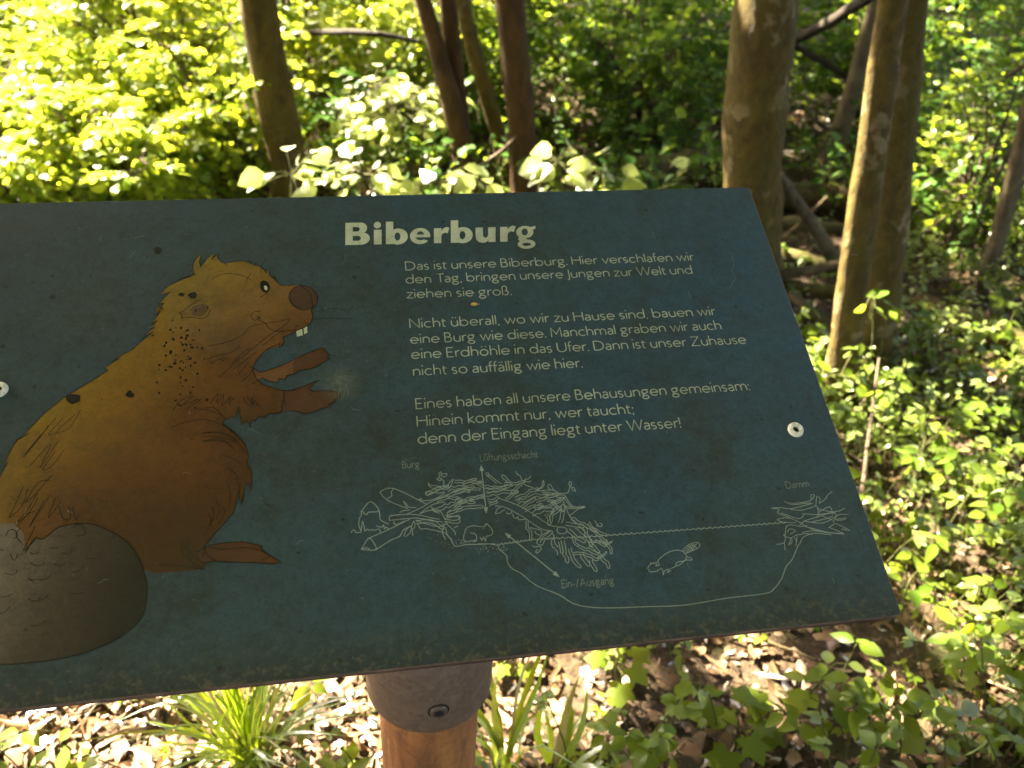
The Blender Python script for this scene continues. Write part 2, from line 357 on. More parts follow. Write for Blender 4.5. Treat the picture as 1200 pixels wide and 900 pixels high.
def crowns():
    """leaf sprays of all the crowns, each given to the nearest tree; kept out of the places where the sun reaches down"""
    roots = np.array([[t[1][0][-1][0], t[1][0][-1][1]] for t in TREES])
    n = 4200
    q = np.stack([rng.uniform(-3.2, 6.0, n), rng.uniform(-2.2, 9.5, n)], 1)
    zz = rng.uniform(3.2, 6.4, n)
    C = np.concatenate([q + (sdir[:2] / sdir[2])[None, :] * zz[:, None], zz[:, None]], 1)
    m = 3200                                  # the wood goes on behind the viewer: unseen crowns added to dim the board
    q3 = np.stack([rng.uniform(-6, 6, m), rng.uniform(-6.5, 1.2, m), rng.uniform(3.2, 6.2, m)], 1); C = np.concatenate([C, q3]); n += m
    m = 420                                   # extra unseen leaf sprays, added to keep the sun off the board
    q2 = np.stack([rng.uniform(-.25, 1.40, m), rng.uniform(-.65, .36, m)], 1); z2 = rng.uniform(3.6, 6.2, m)
    C = np.concatenate([C, np.concatenate([q2 + (sdir[:2] / sdir[2])[None, :] * z2[:, None], z2[:, None]], 1)]); n += m
    own = np.argmin(((C[:, None, :2] - roots[None]) ** 2).sum(-1) + rng.uniform(0, .8, (n, len(roots))), 1)
    for ti, (root, tops, material) in enumerate(TREES):
        cs = C[own == ti]
        if not len(cs): continue
        mb = MB(); k = 26
        az = rng.uniform(0, 6.28, (len(cs), k)); rr = .5 * np.sqrt(rng.uniform(0, 1, (len(cs), k)))
        P = cs[:, None, :] + np.stack([np.cos(az) * rr, np.sin(az) * rr, rng.normal(0, .07, az.shape) - rr * .15], -1)
        P = P.reshape(-1, 3); D = np.stack([np.cos(az), np.sin(az), rng.normal(-.25, .3, az.shape)], -1).reshape(-1, 3)
        keep = ~sunny(sun_foot(P + D * .05)); P = P[keep]; D = D[keep]
        Nn = rng.normal(0, .35, P.shape) + np.array([0, 0, 1])
        scatter(mb, T_simple(.34), P, D, Nn, rng.uniform(.08, .15, len(P)))
        o = mb.build('crown', M['leaf_crown']); place_under(o, root)
        bm_ = MB()                              # limbs carry the sprays
        tp = tops[0]
        for c in cs[:: max(1, len(cs) // 14)]:
            j = max(3, int(len(tp) - 1 - rng.integers(0, 3))); a = tp[j]
            mid = (a + c) / 2 + np.array([0, 0, .25])
            tube(bm_, smooth_path([a, mid, c], 9), np.linspace(.035, .008, 9), 6)
        o = bm_.build('limb', material, smooth=True); place_under(o, root)
crowns()

# ------------------------------------------------------------------ shrubs
def shrub_mesh(base, h, spread, stems, twigs, per, leaf, T, lm, sm, lean=(0, 0), flat=.45, tmin=.15):
    leaf *= .80; twigs, per = int(twigs * 1.5), int(per * 1.5); fol, wood = MB(), MB(); PP, DD, NN = [], [], []
    for s in range(stems):
        az = s * 2.4 + rng.uniform(-.5, .5); out = spread * rng.uniform(.25, 1.0)
        top = base + np.array([math.cos(az) * out + lean[0], math.sin(az) * out + lean[1], h * rng.uniform(.7, 1.05)])
        mid = base * .5 + top * .5 + np.array([-math.cos(az) * out * .2, -math.sin(az) * out * .2, h * .15])
        path = smooth_path([base + np.array([math.cos(az) * .04, math.sin(az) * .04, -.03]), mid, top], 10)
        tube(wood, path, np.linspace(.011, .003, 10) * (h / 1.2) ** .5, 6)
        for t in range(twigs):
            f = tmin + (1 - tmin) * (t + rng.uniform(0, 1)) / twigs
            p0 = path[min(9, int(f * 9))]; a2 = az + rng.choice([-1, 1]) * rng.uniform(.4, 1.7)
            ln = spread * rng.uniform(.35, .75) * (1.1 - .5 * f)
            dv = np.array([math.cos(a2), math.sin(a2), rng.uniform(-.1, .45)]); dv /= np.linalg.norm(dv)
            tp = np.array([p0 + dv * ln * k + np.array([0, 0, -.18 * ln * k * k]) for k in np.linspace(0, 1, 5)])
            tube(wood, tp, np.linspace(.0035, .0012, 5), 4)
            k = np.linspace(.12, 1, per) + rng.uniform(-.03, .03, per)
            pp = p0 + dv * ln * k[:, None] + np.array([0, 0, -.18 * ln]) * (k ** 2)[:, None]
            side = nrm(np.cross(dv, [0, 0, 1])) * np.where(np.arange(per) % 2, 1, -1)[:, None]
            dd = nrm(dv * .7 + side * rng.uniform(.5, 1.1, (per, 1)) + np.array([0, 0, -.15]) + rng.normal(0, .2, (per, 3)))
            PP.append(pp + dd * .012); DD.append(dd); NN.append(np.where(rng.uniform(size=(per, 1)) < .55, np.array([[.3, -.95, .35]]), np.array([[-.15, .1, 1.0]])) + rng.normal(0, flat, (per, 3)))
    P = np.concatenate(PP); D = np.concatenate(DD); NV = np.concatenate(NN)
    scatter(fol, T, P, D, NV, leaf * rng.uniform(.6, 1.2, len(P)))
    return fol, wood
def shrub(name, label, cat, x, y, h, spread, stems, twigs, per, leaf, T, lm, sm, group=None, **kw):
    b = np.array([x, y, float(gz(x, y))]); root = empty(name, b); tag(root, label, cat, group)
    fol, wood = shrub_mesh(b, h, spread, stems, twigs, per, leaf, T, lm, sm, **kw)
    place_under(fol.build('foliage', lm), root); place_under(wood.build('stem', sm, smooth=True), root); return root

OV, LO, SI = T_ovate(.32), T_lobed(), T_simple(.33)
S1 = 'yellow-green sunlit shrub '
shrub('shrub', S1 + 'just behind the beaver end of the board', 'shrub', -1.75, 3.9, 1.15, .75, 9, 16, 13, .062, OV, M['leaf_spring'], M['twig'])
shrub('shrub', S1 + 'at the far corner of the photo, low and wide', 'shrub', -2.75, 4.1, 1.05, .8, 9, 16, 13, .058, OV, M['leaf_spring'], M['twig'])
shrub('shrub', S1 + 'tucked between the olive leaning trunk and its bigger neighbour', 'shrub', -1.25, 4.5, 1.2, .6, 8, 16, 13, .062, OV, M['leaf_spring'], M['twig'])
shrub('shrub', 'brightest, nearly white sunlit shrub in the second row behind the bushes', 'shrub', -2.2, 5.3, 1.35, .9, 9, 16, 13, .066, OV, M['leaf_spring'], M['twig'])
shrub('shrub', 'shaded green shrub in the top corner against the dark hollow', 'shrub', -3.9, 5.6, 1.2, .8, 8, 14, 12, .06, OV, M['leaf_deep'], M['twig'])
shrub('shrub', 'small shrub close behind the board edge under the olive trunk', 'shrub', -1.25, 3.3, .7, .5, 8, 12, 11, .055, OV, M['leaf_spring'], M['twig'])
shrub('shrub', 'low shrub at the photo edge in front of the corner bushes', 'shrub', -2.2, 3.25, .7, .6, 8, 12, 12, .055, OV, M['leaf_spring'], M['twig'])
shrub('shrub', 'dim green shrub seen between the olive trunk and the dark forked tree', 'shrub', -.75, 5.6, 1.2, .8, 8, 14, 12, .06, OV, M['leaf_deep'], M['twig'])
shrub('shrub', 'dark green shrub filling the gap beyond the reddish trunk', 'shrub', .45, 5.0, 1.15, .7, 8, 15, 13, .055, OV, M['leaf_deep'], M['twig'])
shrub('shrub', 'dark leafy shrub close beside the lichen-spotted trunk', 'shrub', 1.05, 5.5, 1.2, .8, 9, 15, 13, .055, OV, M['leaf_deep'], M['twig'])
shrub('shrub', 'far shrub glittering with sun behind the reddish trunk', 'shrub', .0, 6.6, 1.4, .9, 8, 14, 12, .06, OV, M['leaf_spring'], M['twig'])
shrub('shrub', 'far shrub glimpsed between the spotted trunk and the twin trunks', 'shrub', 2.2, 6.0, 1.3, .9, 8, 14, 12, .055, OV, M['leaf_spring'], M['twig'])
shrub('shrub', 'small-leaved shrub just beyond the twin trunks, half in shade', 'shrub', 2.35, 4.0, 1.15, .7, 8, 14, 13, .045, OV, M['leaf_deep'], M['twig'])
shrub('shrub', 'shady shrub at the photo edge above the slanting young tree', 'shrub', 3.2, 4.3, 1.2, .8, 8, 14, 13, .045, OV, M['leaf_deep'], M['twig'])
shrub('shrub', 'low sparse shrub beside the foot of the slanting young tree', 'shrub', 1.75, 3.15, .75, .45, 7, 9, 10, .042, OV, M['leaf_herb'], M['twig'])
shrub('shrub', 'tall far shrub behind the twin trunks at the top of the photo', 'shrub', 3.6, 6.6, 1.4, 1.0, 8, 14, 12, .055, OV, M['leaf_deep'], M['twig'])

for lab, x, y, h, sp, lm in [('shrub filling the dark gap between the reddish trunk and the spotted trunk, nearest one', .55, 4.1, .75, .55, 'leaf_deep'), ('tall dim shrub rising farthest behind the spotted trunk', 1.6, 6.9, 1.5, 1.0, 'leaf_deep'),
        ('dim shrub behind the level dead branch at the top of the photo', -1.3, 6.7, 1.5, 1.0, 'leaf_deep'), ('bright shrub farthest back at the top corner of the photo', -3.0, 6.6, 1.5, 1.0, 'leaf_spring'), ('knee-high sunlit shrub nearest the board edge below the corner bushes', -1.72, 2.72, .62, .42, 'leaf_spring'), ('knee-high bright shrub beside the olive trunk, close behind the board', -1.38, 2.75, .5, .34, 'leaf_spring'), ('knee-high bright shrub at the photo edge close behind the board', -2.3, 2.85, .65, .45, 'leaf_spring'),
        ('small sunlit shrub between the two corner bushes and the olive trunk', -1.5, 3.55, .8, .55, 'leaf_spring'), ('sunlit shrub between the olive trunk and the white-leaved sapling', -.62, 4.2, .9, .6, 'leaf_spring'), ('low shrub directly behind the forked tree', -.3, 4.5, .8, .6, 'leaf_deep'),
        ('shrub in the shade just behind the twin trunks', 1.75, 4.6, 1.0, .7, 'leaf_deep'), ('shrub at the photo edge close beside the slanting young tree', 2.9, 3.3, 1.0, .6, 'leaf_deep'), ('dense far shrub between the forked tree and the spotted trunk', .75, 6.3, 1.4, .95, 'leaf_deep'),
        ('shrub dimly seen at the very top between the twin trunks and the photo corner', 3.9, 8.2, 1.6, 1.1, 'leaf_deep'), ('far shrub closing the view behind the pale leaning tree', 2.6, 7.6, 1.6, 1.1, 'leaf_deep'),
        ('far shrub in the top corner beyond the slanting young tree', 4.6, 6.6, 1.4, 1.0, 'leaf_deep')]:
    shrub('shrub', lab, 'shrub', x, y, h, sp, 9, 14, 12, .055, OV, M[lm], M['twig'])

# saplings with large leaves in the sun, each spray laid out where the photograph shows it
def sapling(label, foot, sprays, leaf=.06, lm='leaf_maple', T=None, group=None, thick=1.0):
    b = on_ground(*foot); b[2] = float(gz(b[0], b[1])); root = empty('sapling', b); tag(root, label, 'sapling', group)
    fol, wood = MB(), MB()
    for (px, py, y, rx, n) in sprays:
        c = at_y(px, py, y); mid = b * .45 + c * .55 + np.array([0, 0, .06])
        tube(wood, smooth_path([b, mid, c], 9), np.linspace(.0065, .003, 9) * thick, 6)
        a = rng.uniform(0, 6.28, n); rr = rx * np.sqrt(rng.uniform(0.02, 1, n))
        P = c + np.stack([np.cos(a) * rr, np.sin(a) * rr * .8, rng.normal(0, .035, n) - rr * .12], 1)
        D = np.stack([np.cos(a), np.sin(a), rng.normal(-.2, .15, n)], 1) + rng.normal(0, .35, (n, 3)) * [1, 1, .3]
        for i in range(n):
            tube(wood, smooth_path([c, (c + P[i]) / 2 + [0, 0, .012], P[i]], 4), .0015, 4, cap=False)
        n = int(n * 1.0); T_ = T or T_ovate(rng.uniform(.32, .42), rng.uniform(.0, .1), rng.uniform(.1, .35))
        scatter(fol, T_, P, D, np.where(rng.uniform(size=(n, 1)) < .45, np.array([[.3, -.8, .5]]), np.array([[-.25, .2, 1.0]])) + rng.normal(0, .3, (n, 3)), leaf * rng.uniform(.65, 1.1, n))
    place_under(fol.build('foliage', M[lm]), root); place_under(wood.build('stem', M['stem_green'], smooth=True), root); return root
sapling('sapling with a broad white-lit canopy of leaves left of the dark forked tree', (490, 238), [(462, 126, 3.3, .20, 100), (505, 112, 3.4, .14, 50), (425, 148, 3.25, .10, 26), (440, 100, 3.35, .10, 24)])
sapling('low sapling with blown-out white leaves right above the board edge', (420, 300), [(425, 206, 2.45, .10, 30), (398, 202, 2.5, .05, 8)])
sapling('small sapling with green shaded leaves in front of the olive trunk', (345, 310), [(342, 205, 2.35, .09, 16)], leaf=.075)
sapling('white-leaved seedling between the low sapling and the forked trunk', (520, 290), [(512, 214, 2.5, .09, 22), (562, 212, 2.5, .05, 12)], leaf=.085)
sapling('seedling with one white and one green spray beside the reddish trunk', (668, 300), [(654, 190, 2.6, .06, 12), (706, 202, 2.7, .09, 15), (805, 208, 2.8, .03, 4)], leaf=.085)
sapling('sapling hanging white leaves at the top of the photo by the forked tree', (455, 190), [(478, 40, 4.0, .14, 34), (402, 12, 4.1, .11, 22), (470, 8, 4.1, .12, 22)], leaf=.12)
sapling('thin sapling with a few pale flat leaves in front of the twin trunks', (1012, 500), [(1022, 345, 2.0, .05, 6), (1042, 352, 2.0, .04, 4), (985, 440, 1.95, .06, 9), (1015, 420, 2.0, .06, 8)], leaf=.045, T=OV, lm='leaf_herb', thick=.45)
sapling('slender weed with white-lit leaves up its stalk beyond the board screw', (1062, 600), [(1085, 495, 1.75, .03, 7), (1075, 520, 1.75, .03, 7), (1068, 548, 1.72, .04, 7)], leaf=.04, T=OV, lm='leaf_herb_pale')

# ------------------------------------------------------------------ fallen wood
def log(name, label, cat, pts, rad, m, seg=12, n=14, group=None, lobes=.04):
    P = np.array([on_ground(px, py, z) for px, py, z in pts]); r = np.interp(np.linspace(0, 1, n), np.linspace(0, 1, len(rad)), rad)
    p = smooth_path(P, n); p[1:-1] += rng.normal(0, np.mean(rad) * .12, (n - 2, 3))
    c = p[0]; mb = MB(); tube(mb, p, r, seg, rough=.03, lobes=lobes)
    root = mb.build(name, m, smooth=True); tag(root, label, cat, group); return root
log('log', 'thick bright-mossed log lying just behind the spotted trunk', 'log', [(850, 238, .06), (920, 228, .07), (1000, 232, .06)], [.07, .065, .05], M['bark_mossy'])
log('log', 'mossy yellow-green log ending at the twin trunks, beside the board corner', 'log', [(850, 292, .05), (930, 303, .06), (985, 316, .05)], [.034, .034, .03], M['bark_mossy'])
log('log', 'thin bare brown log below the mossy ones by the board', 'log', [(880, 330, .04), (930, 338, .05), (990, 346, .04)], [.028, .028, .025], M['bark_olive'])
log('log', 'small dark log crossing low under the thin brown log', 'log', [(910, 372, .03), (950, 368, .04), (990, 380, .03)], [.02, .02, .016], M['bark_mossy'])
log('log', 'mossy log lying in the herbs at the foot of the undergrowth', 'log', [(1075, 352, .03), (1130, 378, .05), (1190, 402, .06), (1260, 432, .06)], [.035, .045, .05, .05], M['bark_mossy'])
log('log', 'dark log in deep shade above the board corner', 'log', [(740, 205, .08), (810, 195, .09), (870, 200, .08)], [.07, .08, .08], M['bark_mossy'])
log('fallen_branch', 'pale bare branch propped diagonally against the twin trunks', 'branch', [(912, 205, .42), (945, 252, .28), (985, 312, .10)], [.018, .022, .026], M['bark_grey'])
log('fallen_branch', 'second pale branch slanting low towards the twin trunks', 'branch', [(925, 345, .10), (955, 368, .08), (985, 388, .05)], [.016, .017, .014], M['bark_grey'])
log('fallen_branch', 'dark dead branch reaching up to the top beside the spotted trunk', 'branch', [(900, 62, .25), (950, 38, .6), (1005, 6, .9), (1040, -20, 1.0)], [.024, .024, .02, .014], M['bark_dark'])
log('fallen_branch', 'dark dead branch hanging below the upper one beside the spotted trunk', 'branch', [(925, 52, .5), (965, 72, .45), (1005, 100, .35)], [.016, .015, .01], M['bark_dark'])
log('fallen_branch', 'dark slim branch stretched level behind the white-leaved sapling', 'branch', [(330, 42, .5), (390, 36, .65), (455, 40, .7), (500, 52, .5)], [.012, .012, .010, .007], M['bark_dark'])
log('log', 'narrow mossy log wedged level between the two thicker mossy logs', 'log', [(880, 258, .10), (930, 262, .12), (1000, 272, .10)], [.03, .03, .024], M['bark_mossy'])
log('log', 'grey bare log crossing the moss just above the thin brown log', 'log', [(905, 322, .09), (945, 318, .14), (990, 308, .20)], [.016, .017, .014], M['bark_grey'])
log('fallen_branch', 'thin forked-off branch lying steeply over the logs by the spotted trunk', 'branch', [(912, 285, .05), (938, 262, .16), (968, 232, .34)], [.009, .010, .007], M['bark_grey'])
tw = 'twigs on the forest floor'
for k, (pts, r) in enumerate([([(845, 735, .02), (900, 752, .035), (960, 775, .02)], .004), ([(1002, 640, .01), (1012, 560, .12), (1030, 420, .25)], .005),
        ([(985, 500, .02), (1015, 470, .08), (1032, 432, .16)], .005), ([(1005, 492, .03), (1040, 484, .06), (1078, 488, .04)], .004),
        ([(700, 800, .02), (735, 830, .03), (760, 868, .02)], .004), ([(60, 880, .02), (95, 850, .03), (120, 815, .02)], .003),
        ([(880, 880, .02), (905, 850, .03), (920, 862, .02)], .004),
        ([(1180, 90, .9), (1195, 80, .95), (1230, 60, 1.0)], .006),
        ([(560, 195, .3), (585, 180, .4), (605, 160, .5)], .006), ([(620, 160, .1), (632, 130, .3), (645, 95, .4)], .006)]):
    log('twig', 'thin bare twig lying among the ground plants', 'twig', pts, [r, r, r * .6], M['twig'] if k % 3 else M['bark_grey'], seg=6, n=9, group=tw)

# ------------------------------------------------------------------ leaf litter, ground cover
def litter():
    mb = MB(); n = 60000
    y = .45 + 6 * rng.uniform(0, 1, n) ** 2.1; x = rng.uniform(-1, 1, n) * (.9 + .75 * y) + .25
    P = np.stack([x, y, gz(x, y) + rng.uniform(.0, .024, n)], 1); a = rng.uniform(0, 6.28, n)
    D = np.stack([np.cos(a), np.sin(a), rng.normal(0, .3, n)], 1)
    Nn = rng.normal(0, .42, (n, 3)) + [0, 0, 1]; Nn[rng.uniform(size=n) < .4] *= -1
    L = np.where(rng.uniform(size=n) < .45, rng.uniform(.018, .045, n), rng.uniform(.005, .016, n)) * (1 + .12 * np.maximum(y - 2, 0))
    L = np.where(np.isin(np.arange(n) * 8 // n, (4, 5)), L * 2.4, L)
    keep = rng.uniform(size=n) < np.where(x > .1, .42, 1.0); P, D, Nn, L = P[keep], D[keep], Nn[keep], L[keep]; n = len(P)
    for j in range(8):
        q = slice(j * n // 8, (j + 1) * n // 8); scatter(mb, T_crumpled((.34, .30, .22, .42, .12, .06, .38, .28)[j], 50 + j), P[q], D[q], Nn[q], L[q])
    tag(mb.build('leaf_litter', M['litter']), 'brown dead leaves strewn over the forest floor', 'leaf litter', kind='stuff')
litter()
def density(x, y):
    """how thickly herbs cover the floor: bare in the sun patch before the post, thick beyond the board's end"""
    d = np.clip((x - .05) * 1.2, .12, 1.0)
    d = np.where((x > .05) & (x < .95) & (y < 1.35), .26, d); d = np.where((x > .1) & (x < .55) & (y < 1.3), .10, d); d = np.where(y > 2.2, .9, d); d = np.where((x < .15) & (y < 1.6), .06, d)
    d = np.where((x > .75) & (x < 1.30) & (y > 2.45) & (y < 4.6), .12, d)                     # open among the fallen logs
    return d * (0.6 + 0.4 * (np.sin(3.1 * x + 1.3 * y + .5) * np.sin(2.3 * y - 1.7 * x) > -.35))
def herbs(name, label, n, size, hgt, T, lm, leaflets, reach, seed, dens_mul=1.0, far=None):
    g = np.random.default_rng(seed); fol, st = MB(), MB()
    y = .5 + 6.5 * g.uniform(0, 1, n) ** 1.7; y = y if far is None else g.uniform(*far, n); x = g.uniform(-1, 1, n) * (.9 + .8 * y) + .5
    k = g.uniform(size=n) < density(x, y) * dens_mul; x, y = x[k], y[k]
    P, D, NN, L = [], [], [], []
    for xi, yi in zip(x, y):
        b = np.array([xi, yi, float(gz(xi, yi))]); ns = g.integers(1, 4)
        for s in range(ns):
            a0 = g.uniform(0, 6.28); h = hgt * g.uniform(.5, 1.3); out = h * g.uniform(.2, .7)
            t = b + np.array([math.cos(a0) * out, math.sin(a0) * out, h])
            tube(st, np.array([b, (b + t) / 2 + [0, 0, h * .12], t]), .0014, 4, cap=False)
            m = leaflets if leaflets < 6 else g.integers(5, leaflets + 1)
            a = a0 + np.linspace(-1, 1, m) * (1.5 if m < 6 else 2.8) + g.normal(0, .2, m) if m > 1 else np.array([a0])
            d = np.stack([np.cos(a), np.sin(a), g.normal(-.15, .2, m)], 1)
            drop = np.linspace(0, h * .5, m) if m >= 6 else np.zeros(m)
            P.append(t + d * reach - np.stack([0 * drop, 0 * drop, drop], 1)); D.append(d); NN.append(g.normal(0, .28, (m, 3)) + [0, -.05, 1]); L.append(size * g.uniform(.65, 1.25, m))
    P, D, NN, L = np.concatenate(P), np.concatenate(D), np.concatenate(NN), np.concatenate(L); pick = g.integers(0, 4, len(P))
    for j in range(4):
        tv, tf = T; tv = tv.copy(); tv[:, 2] += (-.25, .0, .18, -.4)[j] * tv[:, 0] ** 2 + (.0, .25, .1, -.2)[j] * tv[:, 1] * tv[:, 0] + g.normal(0, .012, len(tv)); tv[:, 1] *= (1, .85, 1.12, .75)[j]; tv[:, 1] += (.0, .08, -.06, .1)[j] * tv[:, 0] ** 2
        scatter(fol, (tv, tf), P[pick == j], D[pick == j], NN[pick == j], L[pick == j])
    for v, l, t, mi in zip(st.v, [np.concatenate(st.l)], [np.concatenate(st.t)], [1]): pass
    fol.add_arr(np.concatenate(st.v), np.concatenate(st.l), np.concatenate(st.t), 1)
    tag(fol.build(name, [lm, M['stem_green']]), label, 'ground cover', kind='stuff')
herbs('ground_cover', 'three-leaved green herbs covering the forest floor', 4600, .042, .14, OV, M['leaf_herb'], 3, .004, 3)
herbs('ground_cover', 'small pale glossy leaves scattered through the herbs', 4200, .026, .16, OV, M['leaf_herb_pale'], 7, .003, 5)
herbs('ground_cover', 'lobed dark green leaves among the herbs', 800, .040, .11, LO, M['leaf_herb'], 1, .0, 9)
herbs('ground_cover', 'tiny bright seedlings speckled over the leaf litter', 3500, .018, .04, SI, M['leaf_spring'], 4, .002, 12, 1.6)

herbs('undergrowth', 'tall soft green herbs massed under the shrubs', 2600, .055, .34, OV, M['leaf_deep'], 7, .004, 21, 1.2, (3.0, 9.5))
# individual leafy plants in the foreground
def plant(label, px, py, h, n, leaf, T, lm, group=None, spread=.5):
    b = on_ground(px, py); b[2] = float(gz(b[0], b[1])); root = empty('leafy_plant', b); tag(root, label, 'plant', group)
    fol, wood = MB(), MB(); top = b + np.array([rng.normal(0, .02), rng.normal(0, .02), h])
    tube(wood, smooth_path([b - [0, 0, .02], (b + top) / 2 + rng.normal(0, .01, 3), top], 6), [.003, .0028, .0025, .0022, .002, .0018], 6)
    t = np.linspace(.35, 1, n); a = np.arange(n) * 2.4 + rng.uniform(0, 6)
    P0 = b + (top - b) * t[:, None]; d = np.stack([np.cos(a), np.sin(a), np.full(n, .25)], 1); P = P0 + d * leaf * spread
    for i in range(n): tube(wood, np.array([P0[i], P[i]]), .0012, 4, cap=False)
    scatter(fol, T, P, d - [0, 0, .35], rng.normal(0, .2, (n, 3)) + [0, -.1, 1], leaf * rng.uniform(.75, 1.15, n))
    place_under(fol.build('foliage', M[lm]), root); place_under(wood.build('stem', M['stem_green'], smooth=True), root)
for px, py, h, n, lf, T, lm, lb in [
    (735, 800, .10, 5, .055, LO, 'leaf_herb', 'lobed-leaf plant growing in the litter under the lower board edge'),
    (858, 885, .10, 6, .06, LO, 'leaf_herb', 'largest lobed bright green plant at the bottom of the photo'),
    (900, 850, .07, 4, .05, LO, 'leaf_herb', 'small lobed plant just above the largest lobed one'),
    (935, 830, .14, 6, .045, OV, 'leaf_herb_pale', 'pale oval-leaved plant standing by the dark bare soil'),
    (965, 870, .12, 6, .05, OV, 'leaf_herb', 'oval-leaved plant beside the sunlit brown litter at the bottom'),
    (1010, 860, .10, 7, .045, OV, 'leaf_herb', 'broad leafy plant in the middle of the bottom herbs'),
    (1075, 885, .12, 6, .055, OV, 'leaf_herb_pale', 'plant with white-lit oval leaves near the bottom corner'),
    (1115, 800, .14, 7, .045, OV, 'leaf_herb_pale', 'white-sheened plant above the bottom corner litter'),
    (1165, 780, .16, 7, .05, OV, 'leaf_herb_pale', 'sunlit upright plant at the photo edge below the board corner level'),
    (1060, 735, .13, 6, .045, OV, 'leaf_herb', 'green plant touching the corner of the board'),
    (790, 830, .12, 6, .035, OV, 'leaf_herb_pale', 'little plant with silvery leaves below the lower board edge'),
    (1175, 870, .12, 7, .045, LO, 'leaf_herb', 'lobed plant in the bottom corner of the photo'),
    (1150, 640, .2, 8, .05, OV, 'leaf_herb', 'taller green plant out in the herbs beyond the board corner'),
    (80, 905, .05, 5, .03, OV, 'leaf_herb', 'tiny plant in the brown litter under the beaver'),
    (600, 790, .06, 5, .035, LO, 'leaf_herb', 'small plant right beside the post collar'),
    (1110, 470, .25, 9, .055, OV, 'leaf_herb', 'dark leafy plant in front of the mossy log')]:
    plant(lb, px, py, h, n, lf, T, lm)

def tuft(label, px, py, n, length, width, m='grass', lean=(0, 0), fan=1.0):
    b = on_ground(px, py); b[2] = float(gz(b[0], b[1])); root = empty('grass_tuft', b); tag(root, label, 'grass tuft')
    mb = MB()
    for i in range(n):
        a = rng.uniform(0, 6.28); out = np.array([math.cos(a), math.sin(a), 0]); L = length * rng.uniform(.45, 1.1); bend = rng.uniform(.15, 1.0) * fan
        o = b + out * rng.uniform(0, .035); w = width * rng.uniform(.6, 1.15); side = np.array([-out[1], out[0], 0]); k = np.linspace(0, 1, 9)
        ang = k * bend * 1.9; step = L / 8; p = [o]
        for j in range(8): p.append(p[-1] + step * (out * math.sin(ang[j]) + np.array([lean[0], lean[1], math.cos(ang[j])])))
        p = np.array(p); p = p + side * (np.sin(k * rng.uniform(1.5, 4) + .0) * k * L * rng.normal(0, .10))[:, None]
        if rng.uniform() < .18: p[6:] += (out * .25 - [0, 0, .9]) * (np.arange(3)[:, None] + 1) * L * .07    # a broken tip
        ww = w * np.array([.6, .85, 1, 1, .95, .85, .65, .4, .03]); tw_ = rng.uniform(-.4, .4)
        sd = side + np.array([0, 0, tw_]); nl = np.array([0, 0, 1]) * .12
        V = np.stack([p - sd * ww[:, None] / 2 + nl * ww[:, None], p, p + sd * ww[:, None] / 2 + nl * ww[:, None]], 1).reshape(-1, 3)
        f = []
        for j in range(8): f += [(3 * j, 3 * j + 1, 3 * j + 4, 3 * j + 3), (3 * j + 1, 3 * j + 2, 3 * j + 5, 3 * j + 4)]
        mb.add(V, f)
    place_under(mb.build('blade', M[m], smooth=True), root)
tuft('dense green grass tuft arching in the sun beside the post', 300, 912, 150, .36, .0075)
tuft('loose tuft of broad white-lit grass blades against the far side of the post', 590, 905, 22, .30, .011)
tuft('small broad-bladed grass clump with a drooping white blade at the bottom', 650, 915, 14, .24, .014, fan=1.2)

# ------------------------------------------------------------------ the information board
TR = CAM + ray(878, 219) * (.9 / FPX)                         # upper corner of the panel beside the spotted trunk
e1 = nrm(WM @ np.array([6452, -365, FPX])); e2 = WM @ np.array([-248, -1701, FPX]); e2 = nrm(e2 - (e2 @ e1) * e1)
e3 = np.cross(e1, e2)
BW, BH, BT = .80, .4592, .008
def uv(px, py):
    r = ray(px, py); P = CAM + r * (((TR - CAM) @ e3) / (r @ e3)) - TR
    return (P @ e1, P @ e2)
def board_point(u, v, w=0.0): return TR + u * e1 + v * e2 + w * e3

pc = CAM + ray(503, 792) * (.775 / FPX)                        # a point on the post axis
pr_c, pr_p = .0575, .0462
root = empty('information_board', (pc[0], pc[1], float(gz(pc[0], pc[1]))))
tag(root, 'weathered blue-green information board about a beaver lodge on a round wooden post', 'sign')

